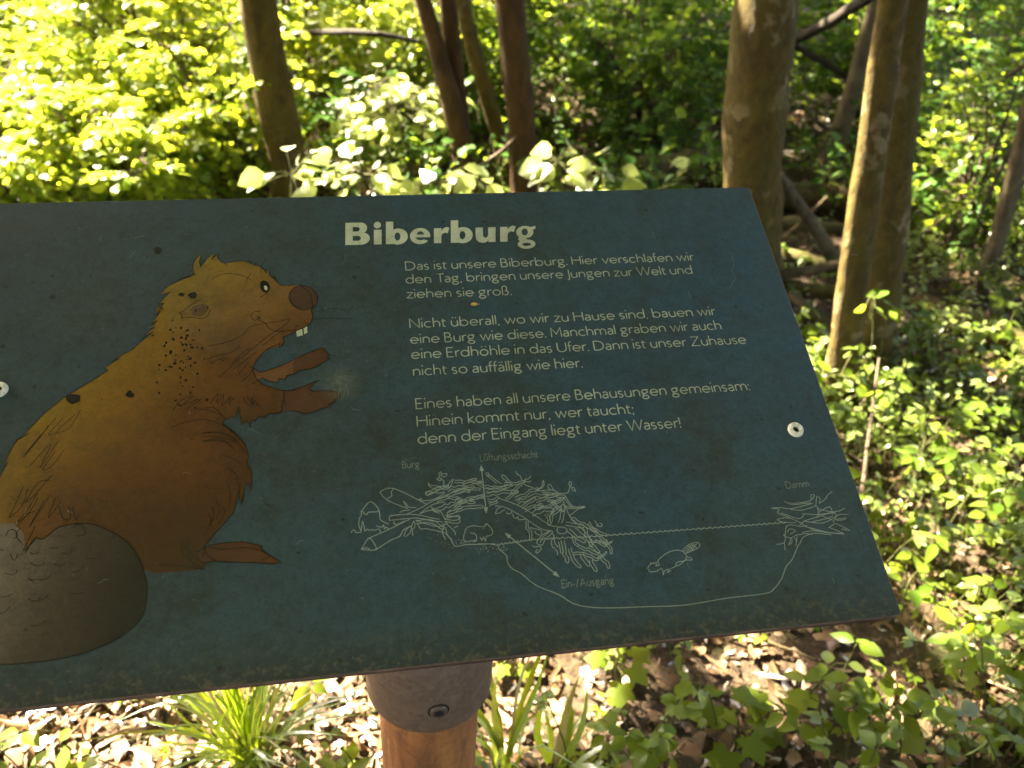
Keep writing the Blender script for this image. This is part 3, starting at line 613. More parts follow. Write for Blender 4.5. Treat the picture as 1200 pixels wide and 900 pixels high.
def weather(nt, co, col, dirt=1.0, bright=1.0):
    """grime, algae and bird-dropping specks of the old print, in the board's own coordinates"""
    a = noise(nt, co, 9, 6, .62, .5); b = noise(nt, co, 38, 6, .7); f = noise(nt, co, 420, 3, .6); sp = noise(nt, co, 95, 2, .5)
    bl = ramp(nt, a, [(.46, (0, 0, 0)), (.72, (1, 1, 1))]); bl2 = ramp(nt, b, [(.42, (0, 0, 0)), (.72, (1, 1, 1))])
    k = math_(nt, 'MULTIPLY', math_(nt, 'ADD', math_(nt, 'MULTIPLY', bl, .40), math_(nt, 'MULTIPLY', math_(nt, 'MULTIPLY', bl2, bl), .6)), dirt, True)
    c = mixc(nt, k, col, (.030, .030, .010))
    c = mixc(nt, math_(nt, 'MULTIPLY', bl2, .40 * dirt), c, (.028, .024, .012))
    c = mixc(nt, .5 * min(1, dirt), c, ramp(nt, f, [(.30, (.55, .55, .55)), (.62, (1, 1, 1))]), 'MULTIPLY')
    md = noise(nt, co, 130, 5, .8); c = mixc(nt, .55 * min(1, dirt), c, ramp(nt, md, [(.32, (.42, .40, .34)), (.55, (1, 1, 1)), (.75, (1.0, 1.0, 1.0))]), 'MULTIPLY')
    st = noise(nt, co, 22, 7, .75, 1.2); c = mixc(nt, math_(nt, 'MULTIPLY', ramp(nt, st, [(.56, (0, 0, 0)), (.66, (1, 1, 1))]), .32 * dirt), c, (.030, .020, .008))
    spots = ramp(nt, sp, [(.715, (0, 0, 0)), (.745, (1, 1, 1))]); c = mixc(nt, math_(nt, 'MULTIPLY', spots, .8 * dirt), c, (.012, .010, .004))
    sx = nt.nodes.new('ShaderNodeSeparateXYZ'); nt.links.new(co, sx.inputs[0])
    edge = math_(nt, 'MULTIPLY', math_(nt, 'SUBTRACT', -.425, sx.outputs[1]), 32.0, True)   # grime gathers along the lower edge
    g1 = noise(nt, co, 150, 5, .75); gs = ramp(nt, g1, [(.50, (0, 0, 0)), (.66, (1, 1, 1))])
    c = mixc(nt, math_(nt, 'MULTIPLY', edge, .55 * dirt), c, (.022, .017, .008))
    c = mixc(nt, math_(nt, 'MULTIPLY', math_(nt, 'MULTIPLY', gs, edge), .65 * dirt), c, (.15, .11, .05))
    pale = noise(nt, co, 260, 2, .5); pl = ramp(nt, pale, [(.735, (0, 0, 0)), (.76, (1, 1, 1))])
    c = mixc(nt, math_(nt, 'MULTIPLY', pl, .5 * dirt), c, (.18, .17, .10))
    u0, v0 = uv(399, 449); ds = nt.nodes.new('ShaderNodeVectorMath'); ds.operation = 'DISTANCE'; nt.links.new(co, ds.inputs[0]); ds.inputs[1].default_value = (u0, v0, 0)
    sc = math_(nt, 'SUBTRACT', 1.0, math_(nt, 'DIVIDE', ds.outputs['Value'], .021), True)      # a rubbed pale scuff by the paws
    sc = math_(nt, 'MULTIPLY', sc, ramp(nt, noise(nt, co, 240, 5, .8), [(.35, (.1, .1, .1)), (.65, (1, 1, 1))]))
    c = mixc(nt, math_(nt, 'MULTIPLY', sc, .75), c, (.16, .15, .09))
    return c, k, f
def print_mat(name, colf, dirt=1.0, rough=.33):
    m, nt, out = mat(name); co = obj_coord(nt)
    c, k, f = weather(nt, co, colf(nt, co) if callable(colf) else rgb(nt, colf), dirt)
    r = math_(nt, 'ADD', math_(nt, 'MULTIPLY', k, .25), rough)
    principled(nt, out, c, r, bump(nt, f, .12, .0006), spec=.36); return m
def rgb(nt, c):
    n = nt.nodes.new('ShaderNodeRGB'); n.outputs[0].default_value = tuple(c) + (1,); return n.outputs[0]
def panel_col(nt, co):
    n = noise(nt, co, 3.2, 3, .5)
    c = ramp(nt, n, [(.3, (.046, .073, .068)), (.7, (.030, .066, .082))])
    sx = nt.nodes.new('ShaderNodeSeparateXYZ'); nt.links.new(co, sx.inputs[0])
    return mixc(nt, math_(nt, 'MULTIPLY', math_(nt, 'MULTIPLY', math_(nt, 'SUBTRACT', -.30, sx.outputs[0]), 2.6, True), .65), c, (.050, .060, .044))   # greenish reflected light put into the colour towards the drawing
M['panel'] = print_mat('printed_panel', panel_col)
def blend(nt, co, p0, p1, stops):
    """airbrushed colour of the drawing, running from point p0 to p1 of the print"""
    d = np.array(p1) - np.array(p0); L2 = float(d @ d)
    mp = nt.nodes.new('ShaderNodeVectorMath'); mp.operation = 'DOT_PRODUCT'; nt.links.new(co, mp.inputs[0]); mp.inputs[1].default_value = (d[0] / L2, d[1] / L2, 0)
    t = math_(nt, 'SUBTRACT', mp.outputs['Value'], float(np.dot(p0, d)) / L2)
    t = math_(nt, 'ADD', t, math_(nt, 'MULTIPLY', math_(nt, 'SUBTRACT', noise(nt, co, 12, 3, .5), .5), .25), True)
    return ramp(nt, t, stops)
def shade(nt, co, c, blobs, dark):
    """soft airbrushed tones of the drawing itself: darker fur round the given points of the print"""
    for (px, py), r, k in blobs:
        u, v = uv(px, py); d = nt.nodes.new('ShaderNodeVectorMath'); d.operation = 'DISTANCE'; nt.links.new(co, d.inputs[0]); d.inputs[1].default_value = (u, v, 0)
        f = math_(nt, 'MULTIPLY', math_(nt, 'SUBTRACT', 1.0, math_(nt, 'DIVIDE', d.outputs['Value'], r), True), k)
        c = mixc(nt, f, c, dark)
    return c
FB = [((265, 420), .035, .55), ((215, 485), .040, .6), ((275, 500), .03, .6), ((190, 640), .065, .85), ((110, 610), .07, .7), ((240, 650), .035, .75), ((285, 560), .025, .4)]
M['fur'] = print_mat('printed_fur', lambda nt, co: shade(nt, co, blend(nt, co, uv(70, 440), uv(240, 560), [(0, (.26, .15, .008)), (.22, (.215, .105, .010)), (.6, (.155, .062, .010)), (1, (.085, .033, .008))]), FB, (.060, .024, .006)), .7)
M['fur_head'] = print_mat('printed_head_fur', lambda nt, co: shade(nt, co, blend(nt, co, uv(230, 320), uv(330, 420), [(0, (.225, .135, .014)), (.5, (.19, .092, .018)), (1, (.13, .050, .014))]), [((270, 405), .03, .6), ((345, 385), .022, .45)], (.070, .030, .009)), .6)
M['fur_dark'] = print_mat('printed_dark_fur', (0.084, 0.033, 0.012), .5)
M['fur_arm'] = print_mat('printed_arm_fur', (0.144, 0.06, 0.018), .5)
M['tail'] = print_mat('printed_tail', lambda nt, co: blend(nt, co, uv(10, 660), uv(165, 690), [(0, (.16, .112, .066)), (.35, (.075, .050, .028)), (1, (.020, .014, .008))]), .8)
M['nose'] = print_mat('printed_nose', (0.075, 0.037, 0.0168), .6)
M['ink'] = print_mat('printed_ink', (0.0108, 0.0072, 0.0036), .3)
M['ear'] = print_mat('printed_ear', (0.12, 0.063, 0.018), .6)
M['tooth'] = print_mat('printed_tooth', (0.4092, 0.396, 0.2244), .2)
M['title'] = print_mat('printed_title', (.50, .48, .29), .45)
M['letter'] = print_mat('printed_letter', (.42, .42, .27), .5)
M['caption'] = print_mat('printed_caption', (0.1782, 0.198, 0.1452), .5)
M['line_art'] = print_mat('printed_line_art', (0.3036, 0.33, 0.2376), .4)

def edge_mat():
    m, nt, out = mat('panel_edge'); co = obj_coord(nt); n = noise(nt, co, 60, 6, .7)
    c = ramp(nt, n, [(.3, (.035, .020, .010)), (.55, (.12, .065, .035)), (.75, (.20, .13, .075))])
    principled(nt, out, c, .8, bump(nt, n, .5, .002)); return m
M['edge'] = edge_mat()

def ngon2(poly):
    tri = tessellate_polygon([[Vector((p[0], p[1], 0)) for p in poly]])
    return tri
def flat_shape(mb, poly, z, mi=0):
    poly = np.asarray(poly, float); tri = ngon2(poly)
    out = []
    for t in tri:
        a, b, c = poly[t[0]], poly[t[1]], poly[t[2]]
        out.append(t if (b[0] - a[0]) * (c[1] - a[1]) - (b[1] - a[1]) * (c[0] - a[0]) > 0 else t[::-1])
    mb.add(np.column_stack([poly, np.full(len(poly), z)]), out, mi)
def ribbon(mb, pts, wx, z, wy=None, closed=False):
    """a drawn stroke: a flat band along pts; wx and wy are its thickness on upright and on level strokes"""
    wy = wx if wy is None else wy; p = np.asarray(pts, float)
    if closed: p = np.vstack([p, p[:1]])
    keep = np.r_[True, np.linalg.norm(np.diff(p, axis=0), axis=1) > 1e-7]; p = p[keep]; n = len(p)
    if n < 2: return
    d = nrm(np.diff(p, axis=0)); nn = np.stack([-d[:, 1], d[:, 0]], 1)
    def off(v): return np.array([wx * wx * v[0], wy * wy * v[1]]) / (math.hypot(wx * v[0], wy * v[1]) * 2 + 1e-12)
    V = []
    for i in range(n):
        a = nn[max(0, i - 1)]; b = nn[min(n - 2, i)]
        if closed and i in (0, n - 1): a, b = nn[-1], nn[0]
        m = a + b; L = np.linalg.norm(m)
        if L < .5: m = b; k = 1.0
        else: m = m / L; k = min(1 / max(m @ b, .4), 1.8)
        o = off(m) * k; V += [(*(p[i] - o), z), (*(p[i] + o), z)]
    mb.add(V, [(2 * i, 2 * i + 2, 2 * i + 3, 2 * i + 1) for i in range(n - 1)])

# ---- panel slab with softly rounded corners
def rounded(x0, y0, x1, y1, r, n=6):
    out = []
    for cx, cy, a0 in ((x1 - r, y1 - r, 0), (x0 + r, y1 - r, 90), (x0 + r, y0 + r, 180), (x1 - r, y0 + r, 270)):
        for k in range(n + 1): a = R(a0 + 90 * k / n); out.append((cx + r * math.cos(a), cy + r * math.sin(a)))
    return np.array(out)
mb = MB(); rim = rounded(-BW, -BH, 0, 0, .004); inn = rounded(-BW + .0008, -BH + .0008, -.0008, -.0008, .0034); k = len(rim)
V = np.concatenate([np.column_stack([inn, np.zeros(k)]), np.column_stack([rim, np.full(k, -.0008)]), np.column_stack([rim, np.full(k, -BT)])])
mb.add(V, [tuple(range(k))], 0)
mb.add(V, [(i, i + k, (i + 1) % k + k, (i + 1) % k) for i in range(k)], 1)
mb.add(V, [(i + k, i + 2 * k, (i + 1) % k + 2 * k, (i + 1) % k + k) for i in range(k)] + [tuple(range(2 * k, 3 * k))[::-1]], 1)
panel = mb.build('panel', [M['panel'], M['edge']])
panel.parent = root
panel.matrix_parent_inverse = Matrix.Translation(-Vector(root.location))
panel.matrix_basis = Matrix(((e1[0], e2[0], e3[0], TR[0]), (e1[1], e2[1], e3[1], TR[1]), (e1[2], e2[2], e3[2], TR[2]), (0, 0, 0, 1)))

# ---- lettering: single-stroke humanist letters drawn as bands
XH, CH, AH, DH = .455, .68, .72, -.20
def alphabet(wx, wy, bw=1.0):
    X = XH - wy; C = CH - wy; A = AH - wy; B = 0.0; m = X / 2
    def arc(cx, cy, rx, ry, a0, a1, n=18): return [(cx + rx * math.cos(R(a)), cy + ry * math.sin(R(a))) for a in np.linspace(a0, a1, n)]
    rb = .205 * bw; rx = rb                                    # bowl half width (centre line)
    rn = .165 * bw                                             # half width of n
    G = {}
    arch = lambda x, w: [(x, X * .60)] + arc(x + w, X * .60, w, X * .40, 180, 0, 14) + [(x + 2 * w, 0)]
    dot = lambda x, y: [[(x - .005, y - .001), (x + .005, y + .001)]]
    G['o'] = (2 * rx, [arc(rx, m, rx, m, 0, 360, 30)])
    G['b'] = (2 * rx, [[(0, A), (0, 0)], arc(rx, m, rx, m, 170, -170, 28)]); G['d'] = (2 * rx, [[(2 * rx, A), (2 * rx, 0)], arc(rx, m, rx, m, 10, 350, 28)])
    G['c'] = (1.75 * rx, [arc(rx, m, rx, m, 48, 312, 22)])
    G['e'] = (2 * rx, [[(.02, m * 1.02)] + [(2 * rx, m * 1.02)] + arc(rx, m, rx, m, 2, 318, 26)])
    wa = .27 * bw
    G['a'] = (wa, [[(.03, X * .86)] + arc(wa * .5, X * .70, wa * .5, X * .30, 120, 0, 10) + [(wa, 0)],
                   [(wa, X * .56)] + [(wa * .55, X * .54)] + arc(wa * .45, X * .27, wa * .45, X * .27, 100, 270, 10) + [(wa * .62, X * .02), (wa, X * .17)]])
    ug = .155 * bw
    G['g'] = (.36 * bw, [arc(ug + .01, X * .69, ug, X * .31, 0, 360, 22), [(ug + .06, X), (.37 * bw, X * 1.0)],
                         [(ug * .55, X * .41), (ug * .35, X * .27), (ug * .55, X * .12), (ug, X * .06)] + arc(ug + .02, -.085, ug + .02, X * .06 + .085, 90, -180, 22) + arc(ug + .02, -.085, ug + .02, X * .06 + .085, 180, 110, 6)])
    G['h'] = (2 * rn, [[(0, A), (0, 0)], arch(0, rn)]); G['n'] = (2 * rn, [[(0, X), (0, 0)], arch(0, rn)])
    G['m'] = (4 * rn * .93, [[(0, X), (0, 0)], arch(0, rn * .93), arch(2 * rn * .93, rn * .93)])
    G['u'] = (2 * rn, [[(0, X)] + arc(rn, X * .40, rn, X * .40, 180, 360, 14), [(2 * rn, X), (2 * rn, 0)]])
    G['r'] = (.20 * bw, [[(0, X), (0, 0)], [(0, X * .58)] + arc(.17 * bw, X * .52, .17 * bw, X * .48, 165, 75, 8)])
    G['i'] = (0, [[(0, X), (0, 0)]] + dot(0, C * .97)); G['l'] = (0, [[(0, A), (0, 0)]])
    G['t'] = (.20 * bw, [[(.055, X + .13), (.055, .10)] + arc(.055 + .09, .09, .09, .09, 180, 290, 8), [(-.03, X), (.20 * bw, X)]])
    G['f'] = (.17 * bw, [[(.05, 0), (.05, A - .12)] + arc(.15, A - .12, .10, .12, 180, 70, 8), [(-.04, X), (.18 * bw, X)]])
    G['k'] = (.28 * bw, [[(0, A), (0, 0)], [(.27 * bw, X), (.01, X * .5), (.31 * bw, 0)]])
    ws = .115 * bw
    G['s'] = (2 * ws, [arc(ws, X * .75, ws, X * .25, 40, 260, 12) + arc(ws, X * .25, ws, X * .25, 80, -140, 12)])
    G['v'] = (.38 * bw, [[(0, X), (.19 * bw, 0), (.38 * bw, X)]]); G['w'] = (.58 * bw, [[(0, X), (.15 * bw, 0), (.29 * bw, X), (.43 * bw, 0), (.58 * bw, X)]])
    G['z'] = (.31 * bw, [[(.01, X), (.31 * bw, X), (0, 0), (.32 * bw, 0)]])
    G['ß'] = (.34 * bw, [[(0, 0), (0, A - .15)] + arc(.13 * bw, A - .14, .13 * bw, .14, 180, 0, 12) + [(.24 * bw, X * .9), (.15 * bw, X * .78)] + arc(.17 * bw, X * .40, .15 * bw, X * .40, 70, -100, 12) + [(.09, .02)]])
    for u, b in (('ä', 'a'), ('ö', 'o'), ('ü', 'u')):
        w, s = G[b]; G[u] = (w, s + dot(w * .27, C * .95) + dot(w * .76, C * .95))
    G['A'] = (.56 * bw, [[(0, 0), (.28 * bw, C), (.56 * bw, 0)], [(.10 * bw, C * .34), (.46 * bw, C * .34)]])
    r1, r2 = C * .235, C * .265
    G['B'] = (.36 * bw, [[(0, 0), (0, C), (.15 * bw, C)] + arc(.15 * bw, C - r1, .15 * bw, r1, 90, -90, 12) + [(0, C - 2 * r1)],
                         [(.12 * bw, C - 2 * r1), (.17 * bw, C - 2 * r1)] + arc(.18 * bw, r2, .18 * bw, r2, 90, -90, 12) + [(0, 0)]])
    G['D'] = (.53 * bw, [[(0, 0), (0, C), (.16 * bw, C)] + arc(.18 * bw, C / 2, .35 * bw, C / 2, 90, -90, 20) + [(0, 0)]])
    G['E'] = (.32 * bw, [[(.33 * bw, C), (0, C), (0, 0), (.34 * bw, 0)], [(0, C * .52), (.29 * bw, C * .52)]])
    G['H'] = (.50 * bw, [[(0, 0), (0, C)], [(.5 * bw, 0), (.5 * bw, C)], [(0, C * .53), (.5 * bw, C * .53)]])
    G['J'] = (.06, [[(.06, C), (.06, -.06), (.02, -.13), (-.05, -.16)]])
    G['L'] = (.28 * bw, [[(0, C), (0, 0), (.30 * bw, 0)]])
    G['M'] = (.58 * bw, [[(0, 0), (.03, C), (.29 * bw, C * .30), (.55 * bw, C), (.58 * bw, 0)]])
    G['N'] = (.50 * bw, [[(0, 0), (0, C), (.5 * bw, 0), (.5 * bw, C)]])
    G['T'] = (.46 * bw, [[(0, C), (.46 * bw, C)], [(.23 * bw, C), (.23 * bw, 0)]])
    G['U'] = (.48 * bw, [[(0, C), (0, .22)] + arc(.24 * bw, .22, .24 * bw, .22, 180, 360, 14) + [(.48 * bw, C)]])
    G['W'] = (.84 * bw, [[(0, C), (.21 * bw, 0), (.42 * bw, C), (.63 * bw, 0), (.84 * bw, C)]])
    G['Z'] = (.46 * bw, [[(.01, C), (.46 * bw, C), (0, 0), (.48 * bw, 0)]])
    G['.'] = (0, dot(0, .01)); G[','] = (.02, [[(.02, .02), (-.01, -.10)]]); G[':'] = (0, dot(0, .01) + dot(0, X * .85)); G[';'] = (.02, [[(.02, .02), (-.01, -.10)]] + dot(.02, X * .85))
    G['!'] = (0, [[(0, C), (0, .19)]] + dot(0, .01)); G['-'] = (.16, [[(0, X * .5), (.16, X * .5)]]); G['/'] = (.26, [[(0, -.08), (.26, A)]])
    return G
def text_line(mb, text, start, end, em, wx, wy=None, z=.00025, bw=1.0, gap=.085, space=.20):
    """set one line between two surveyed baseline points of the board"""
    wy = wx if wy is None else wy; G = alphabet(wx, wy, bw); x = 0.0; runs = []
    tight = {'f': .03, 't': .045, 'r': .045, 'v': .045, 'w': .045, 'W': .03, 'T': .0, 'c': .06, 'k': .06, 'z': .06, 'e': .068, 'o': .068}
    for i, ch in enumerate(text):
        if ch == ' ': x += space; continue
        w, st = G[ch]; x += wx / 2
        lead = .06 if ch in 'oecdvwgtsaf' else gap
        if i and text[i - 1] != ' ': x += (lead - gap) * .5
        runs.append((x, st)); x += w + wx / 2 + tight.get(ch, gap)
    x -= gap * .7
    (u0, v0), (u1, v1) = uv(*start), uv(*end); L = math.hypot(u1 - u0, v1 - v0); s = L / x; c, sn = (u1 - u0) / L, (v1 - v0) / L
    for x0, st in runs:
        for k, pts in enumerate(st):
            q = [((x0 + a) * s, (b + wy / 2) * em) for a, b in pts]
            isdot = len(pts) == 2 and abs(pts[0][0] - pts[1][0]) < .011 and abs(pts[0][1] - pts[1][1]) < .003
            if isdot:
                r_ = wx * em * .68; cx, cy = (q[0][0] + q[1][0]) / 2, (q[0][1] + q[1][1]) / 2
                pp = [(u0 + c * (cx + r_ * math.cos(t)) - sn * (cy + r_ * math.sin(t)), v0 + sn * (cx + r_ * math.cos(t)) + c * (cy + r_ * math.sin(t))) for t in np.linspace(0, 6.283, 13)[:-1]]
                mb.add([(a, b, z) for a, b in pp], [tuple(range(12))])
            else: ribbon(mb, [(u0 + c * a - sn * b, v0 + sn * a + c * b) for a, b in q], wx * s, z + .00002 * k, wy * em)
EM = .0158
def lettering(name, lines, em, wx, m, **kw):
    mb = MB()
    for t, a, b in lines: text_line(mb, t, a, b, em, wx, **kw)
    return mb.build(name, m, panel)
def title_lettering():
    """heavy humanist letters of the heading, as outlines with their counters; x, y in 1/4.615 of a photograph pixel from the baseline"""
    def el(cx, cy, rx, ry, a0=0, a1=360, n=26): return [(cx + rx * math.cos(R(a)), cy + ry * math.sin(R(a))) for a in np.linspace(a0, a1, n)[:None if a1 - a0 < 360 and a0 - a1 < 360 else -1]]
    def box(x0, y0, x1, y1): return [(x0, y0), (x1, y0), (x1, y1), (x0, y1)]
    b_ = [([box(0, 0, 40, 121)]), [el(66, 40, 53, 43.5), el(63, 40, 16, 22)]]
    r_l = [[box(0, 0, 40, 80)], [[(38, 30), (44, 48), (58, 56), (74, 52), (84, 82), (66, 86), (50, 78), (38, 62)]]]
    G = {'B': [[[(0, 0), (0, 120)] + [(82, 120)] + el(82, 90, 36, 30, 80, -58, 10) + el(84, 34, 48, 34, 60, -90, 12), [(40, 72), (40, 96)] + el(64, 84, 14, 12, 90, -90, 8), [(40, 22), (40, 48)] + el(70, 35, 14, 13, 90, -90, 8)]],
         'i': [[box(0, 0, 42, 79)], [el(19, 104, 20, 18)]], 'b': b_, 'r': r_l,
         'e': [[el(54, 40, 55, 43.5, 4, 322, 34) + el(58, 38, 30, 21, 305, 195, 14) + [(34, 33), (109, 33)], [(36, 48), (75, 48)] + el(55.5, 48, 19.5, 18, 0, 180, 12)]],
         'u': [[[(0, 79), (40, 79), (40, 36), (45, 26), (55, 23), (64, 28), (68, 38), (68, 79), (108, 79), (108, 0), (70, 0), (70, 9), (55, -2), (38, -4), (18, 1), (5, 13), (0, 32)]]],
         'g': [[el(48, 49, 47, 34), el(48, 50, 17, 19)], [[(66, 74), (106, 82), (106, 65), (84, 62)]], [el(58, -16, 48, 25), el(58, -17, 24, 8.5)], [[(16, 26), (52, 18), (60, 8), (24, 0), (12, 10)]]]}
    mb = MB(); k = 0
    for ch, x0 in zip('Biberburg', (68, 222, 287, 418, 547, 638, 772, 905, 990)):
        for piece in G[ch]:
            loops = []
            for lp in piece: loops.append([uv(390 + (x0 + a) / 4.615, 250 + (172.5 - (x0 - 68) * .0213 - a * .0213 - c) / 4.615) for a, c in lp])
            P = [p for lp in loops for p in lp]; z = .00026 + .00002 * (k % 4); k += 1; out = []
            for t in tessellate_polygon([[Vector((*p, 0)) for p in lp] for lp in loops]):
                a, b, c = P[t[0]], P[t[1]], P[t[2]]
                out.append(t if (b[0] - a[0]) * (c[1] - a[1]) - (b[1] - a[1]) * (c[0] - a[0]) > 0 else t[::-1])
            mb.add([(*p, z) for p in P], out)
    return mb.build('title_lettering', M['title'], panel)
title_lettering()
PAR = [('Das ist unsere Biberburg. Hier verschlafen wir', (475, 317.2), (814, 305.7)), ('den Tag, bringen unsere Jungen zur Welt und', (475.6, 332.8), (812.5, 321)), ('ziehen sie groß.', (476.6, 350), (600.5, 346)),
       ('Nicht überall, wo wir zu Hause sind, bauen wir', (480, 385), (839.5, 369.6)), ('eine Burg wie diese. Manchmal graben wir auch', (481, 403.3), (846.5, 386.2)), ('eine Erdhöhle in das Ufer. Dann ist unser Zuhause', (482, 421), (875.5, 403)), ('nicht so auffällig wie hier.', (484.2, 440.8), (683.5, 430.8)),
       ('Eines haben all unsere Behausungen gemeinsam:', (487.2, 479.8), (879.5, 457.5)), ('Hinein kommt nur, wer taucht;', (488.6, 500.3), (743.8, 484.8)), ('denn der Eingang liegt unter Wasser!', (489.8, 520.8), (799, 501.3))]
for grp in (PAR[:3], PAR[3:7], PAR[7:]): lettering('paragraph_lettering', grp, EM, .061, M['letter'])
for t, a, b in (('Burg', (471, 549.2), (492, 548.3)), ('Lüftungsschacht', (562.8, 541), (631, 536.6)), ('Ein-/Ausgang', (658.5, 689.6), (720, 684.8)), ('Damm', (921.8, 573), (949.2, 571))):
    lettering('caption_lettering', [(t, a, b)], .0102, .085, M['caption'], gap=.07)

# ---- the drawings, traced in board coordinates
ZO = {'b': (0, 280, 2.1429), 'h': (180, 280, 3.75), 'l': (0, 480, 2.9032), 'L': (400, 540, 6.4286), 'R': (560, 540, 6.4286), 'D': (880, 560, 5.0), 'S': (700, 540, 3.2432), 'C': (400, 520, 3.5294), 'p': (0, 0, 1.0)}
def tr(k, s):
    x0, y0, sc = ZO[k]; v = [float(t) for t in s.replace(',', ' ').split()]
    return [uv(x0 + a / sc, y0 + b / sc) for a, b in zip(v[::2], v[1::2])]
def soft(pts, n=3):
    p = np.asarray(pts, float); out = []
    for i in range(len(p) - 1):
        a, b, c, d = p[max(0, i - 1)], p[i], p[i + 1], p[min(len(p) - 1, i + 2)]
        for t in np.linspace(0, 1, n, endpoint=False):
            out.append(.5 * ((2 * b) + (c - a) * t + (2 * a - 5 * b + 4 * c - d) * t * t + (3 * b - a - 3 * c + d) * t ** 3))
    out.append(p[-1]); return np.array(out)
back = tr('b', '-130,760 -60,690 0,598 20,562 8,572 25,535 48,500 40,507 75,488 50,503 110,440 160,400 200,375 222,362 250,345 272,330 262,325 300,300 284,304 330,280 385,234 360,245 392,220 379,226 396,204 381,213 403,183 389,189 409,166 396,170')
head_top = tr('h', '45,308 18,330 46,282 22,285 76,233 26,248 62,208 108,188 165,163 106,180 182,156 152,130 176,145 172,112 190,82 212,64 201,100 206,124 236,86 268,62 256,92 290,62 280,84 300,104 322,119 312,107 355,100 390,97 430,109 452,121 441,106 480,130 496,151 506,131 510,160 531,182 529,162 541,191 562,204 600,205')
snout = tr('h', '640,200 690,240 700,300 692,316 701,340 690,370 668,388 628,405 590,424 570,431 573,455 551,480 554,461 515,476 491,491 470,511 450,540 440,562 437,580 450,612 480,640 530,656 570,668')
chest = tr('h', '575,690 560,765 502,770 491,786 462,780 446,801 431,795 426,830 411,800 386,816 374,735 361,790 346,780 318,795 300,806 330,832 360,850 385,880')
knee = tr('l', '762,56 800,84 836,121 846,160 840,182 858,216 855,272 838,246 823,322 810,281 801,330 791,356 776,371 760,391 725,430 697,461 690,500 700,540 620,551 540,556 480,545')
bottom = tr('l', '420,600 200,640 -100,640 -300,620')
body = list(back) + list(head_top) + list(snout) + list(chest) + list(knee) + list(bottom)
def shape(name, layers, m):
    mb = MB()
    for poly, z in layers: flat_shape(mb, poly, z)
    return mb.build(name, m, panel)
shape('beaver_drawing', [(body, .00012)], M['fur'])
head = list(head_top) + list(tr('h', '640,200 690,240 700,300 692,316 701,340 690,370 668,388 628,405 590,424 570,431 573,455 551,480 515,476 470,511 440,520 330,520 240,490 170,420 60,400'))
shape('beaver_head', [(head, .00016)], M['fur_head'])
far = tr('h', '420,560 470,588 540,566 600,541 622,525 682,500 740,480 756,483 746,493 766,492 760,501 776,511 761,520 776,526 755,536 720,560 690,573 650,576 615,596 585,601 580,621 551,614 545,633 510,625 480,612 430,640')
shape('beaver_arm', [(far, .00010)], M['fur_arm'])
near = tr('h', '560,664 570,668 620,664 681,640 726,622 700,641 686,660 700,670 760,667 801,672 821,680 806,691 821,696 791,706 801,715 771,726 776,738 740,746 700,762 665,769 640,760 600,756 570,764 574,700')
near_up = tr('h', '440,617 480,641 530,657 570,668 578,700 566,765 500,772 430,770 330,720 330,620')
shape('beaver_paw', [(near, .00020)], M['fur_dark'])
fl = tr('h', '610,545 622,525 682,500 740,480 756,483 746,493 766,492 760,501 776,511 761,520 776,526 755,536 720,560 690,573 650,576 615,594')
shape('beaver_paw', [(fl, .00014)], M['fur_dark'])
foot = tr('l', '670,490 696,468 730,459 760,454 830,450 892,464 886,470 900,484 956,520 930,526 870,521 800,520 735,517 690,520')
shape('beaver_foot', [(foot, .00015)], M['fur_dark'])
tail_top = tr('l', '-400,560 -250,440 -120,395 0,388 45,386 80,420 88,486 118,440 150,440 200,401 280,387 345,400 420,441 470,501 492,560 500,622 480,710 400,780 280,830 150,856 0,868 -150,860 -300,800 -390,690')
shape('beaver_tail', [(tail_top, .00018)], M['tail'])
nose = [uv(180 + (658 + 63 * math.cos(t) + 6 * math.sin(t)) / 3.75, 280 + (260 + 54 * math.sin(t)) / 3.75) for t in np.linspace(0, 6.283, 30)[:-1]]
shape('beaver_nose', [(nose, .00022)], M['nose'])
shape('beaver_tooth', [(tr('h', '627,405 645,398 653,397 656,424 630,430'), .00022)], M['tooth'])
shape('beaver_tooth', [(tr('h', '659,393 675,384 676,412 662,420'), .00022)], M['tooth'])
def ell(k, cx, cy, rx, ry, rot=0, n=20):
    x0, y0, s = ZO[k]; c, sn = math.cos(R(rot)), math.sin(R(rot))
    return [uv(x0 + (cx + rx * math.cos(t) * c - ry * math.sin(t) * sn) / s, y0 + (cy + rx * math.cos(t) * sn + ry * math.sin(t) * c) / s) for t in np.linspace(0, 6.283, n)[:-1]]
shape('beaver_eye', [(ell('h', 489, 210, 21, 28, -22), .00024)], M['ink'])
shape('beaver_eye_glint', [(ell('h', 493, 216, 7, 11, -22), .00028)], M['tooth'])
shape('beaver_ear', [(ell('h', 205, 315, 40, 24, -28), .00020)], M['ear'])
INK = .00062
mb = MB(); zi = .00030
ribbon(mb, body[:len(back) + len(head_top) + len(snout)], INK, zi); ribbon(mb, list(chest) + list(knee)[:17], INK, zi)
for p in (far, near[1:-2], foot): ribbon(mb, p, INK, zi + .00001)
ribbon(mb, nose, INK, zi + .00002, closed=True)
ribbon(mb, soft(tail_top[6:28]), .0008, zi + .00003)
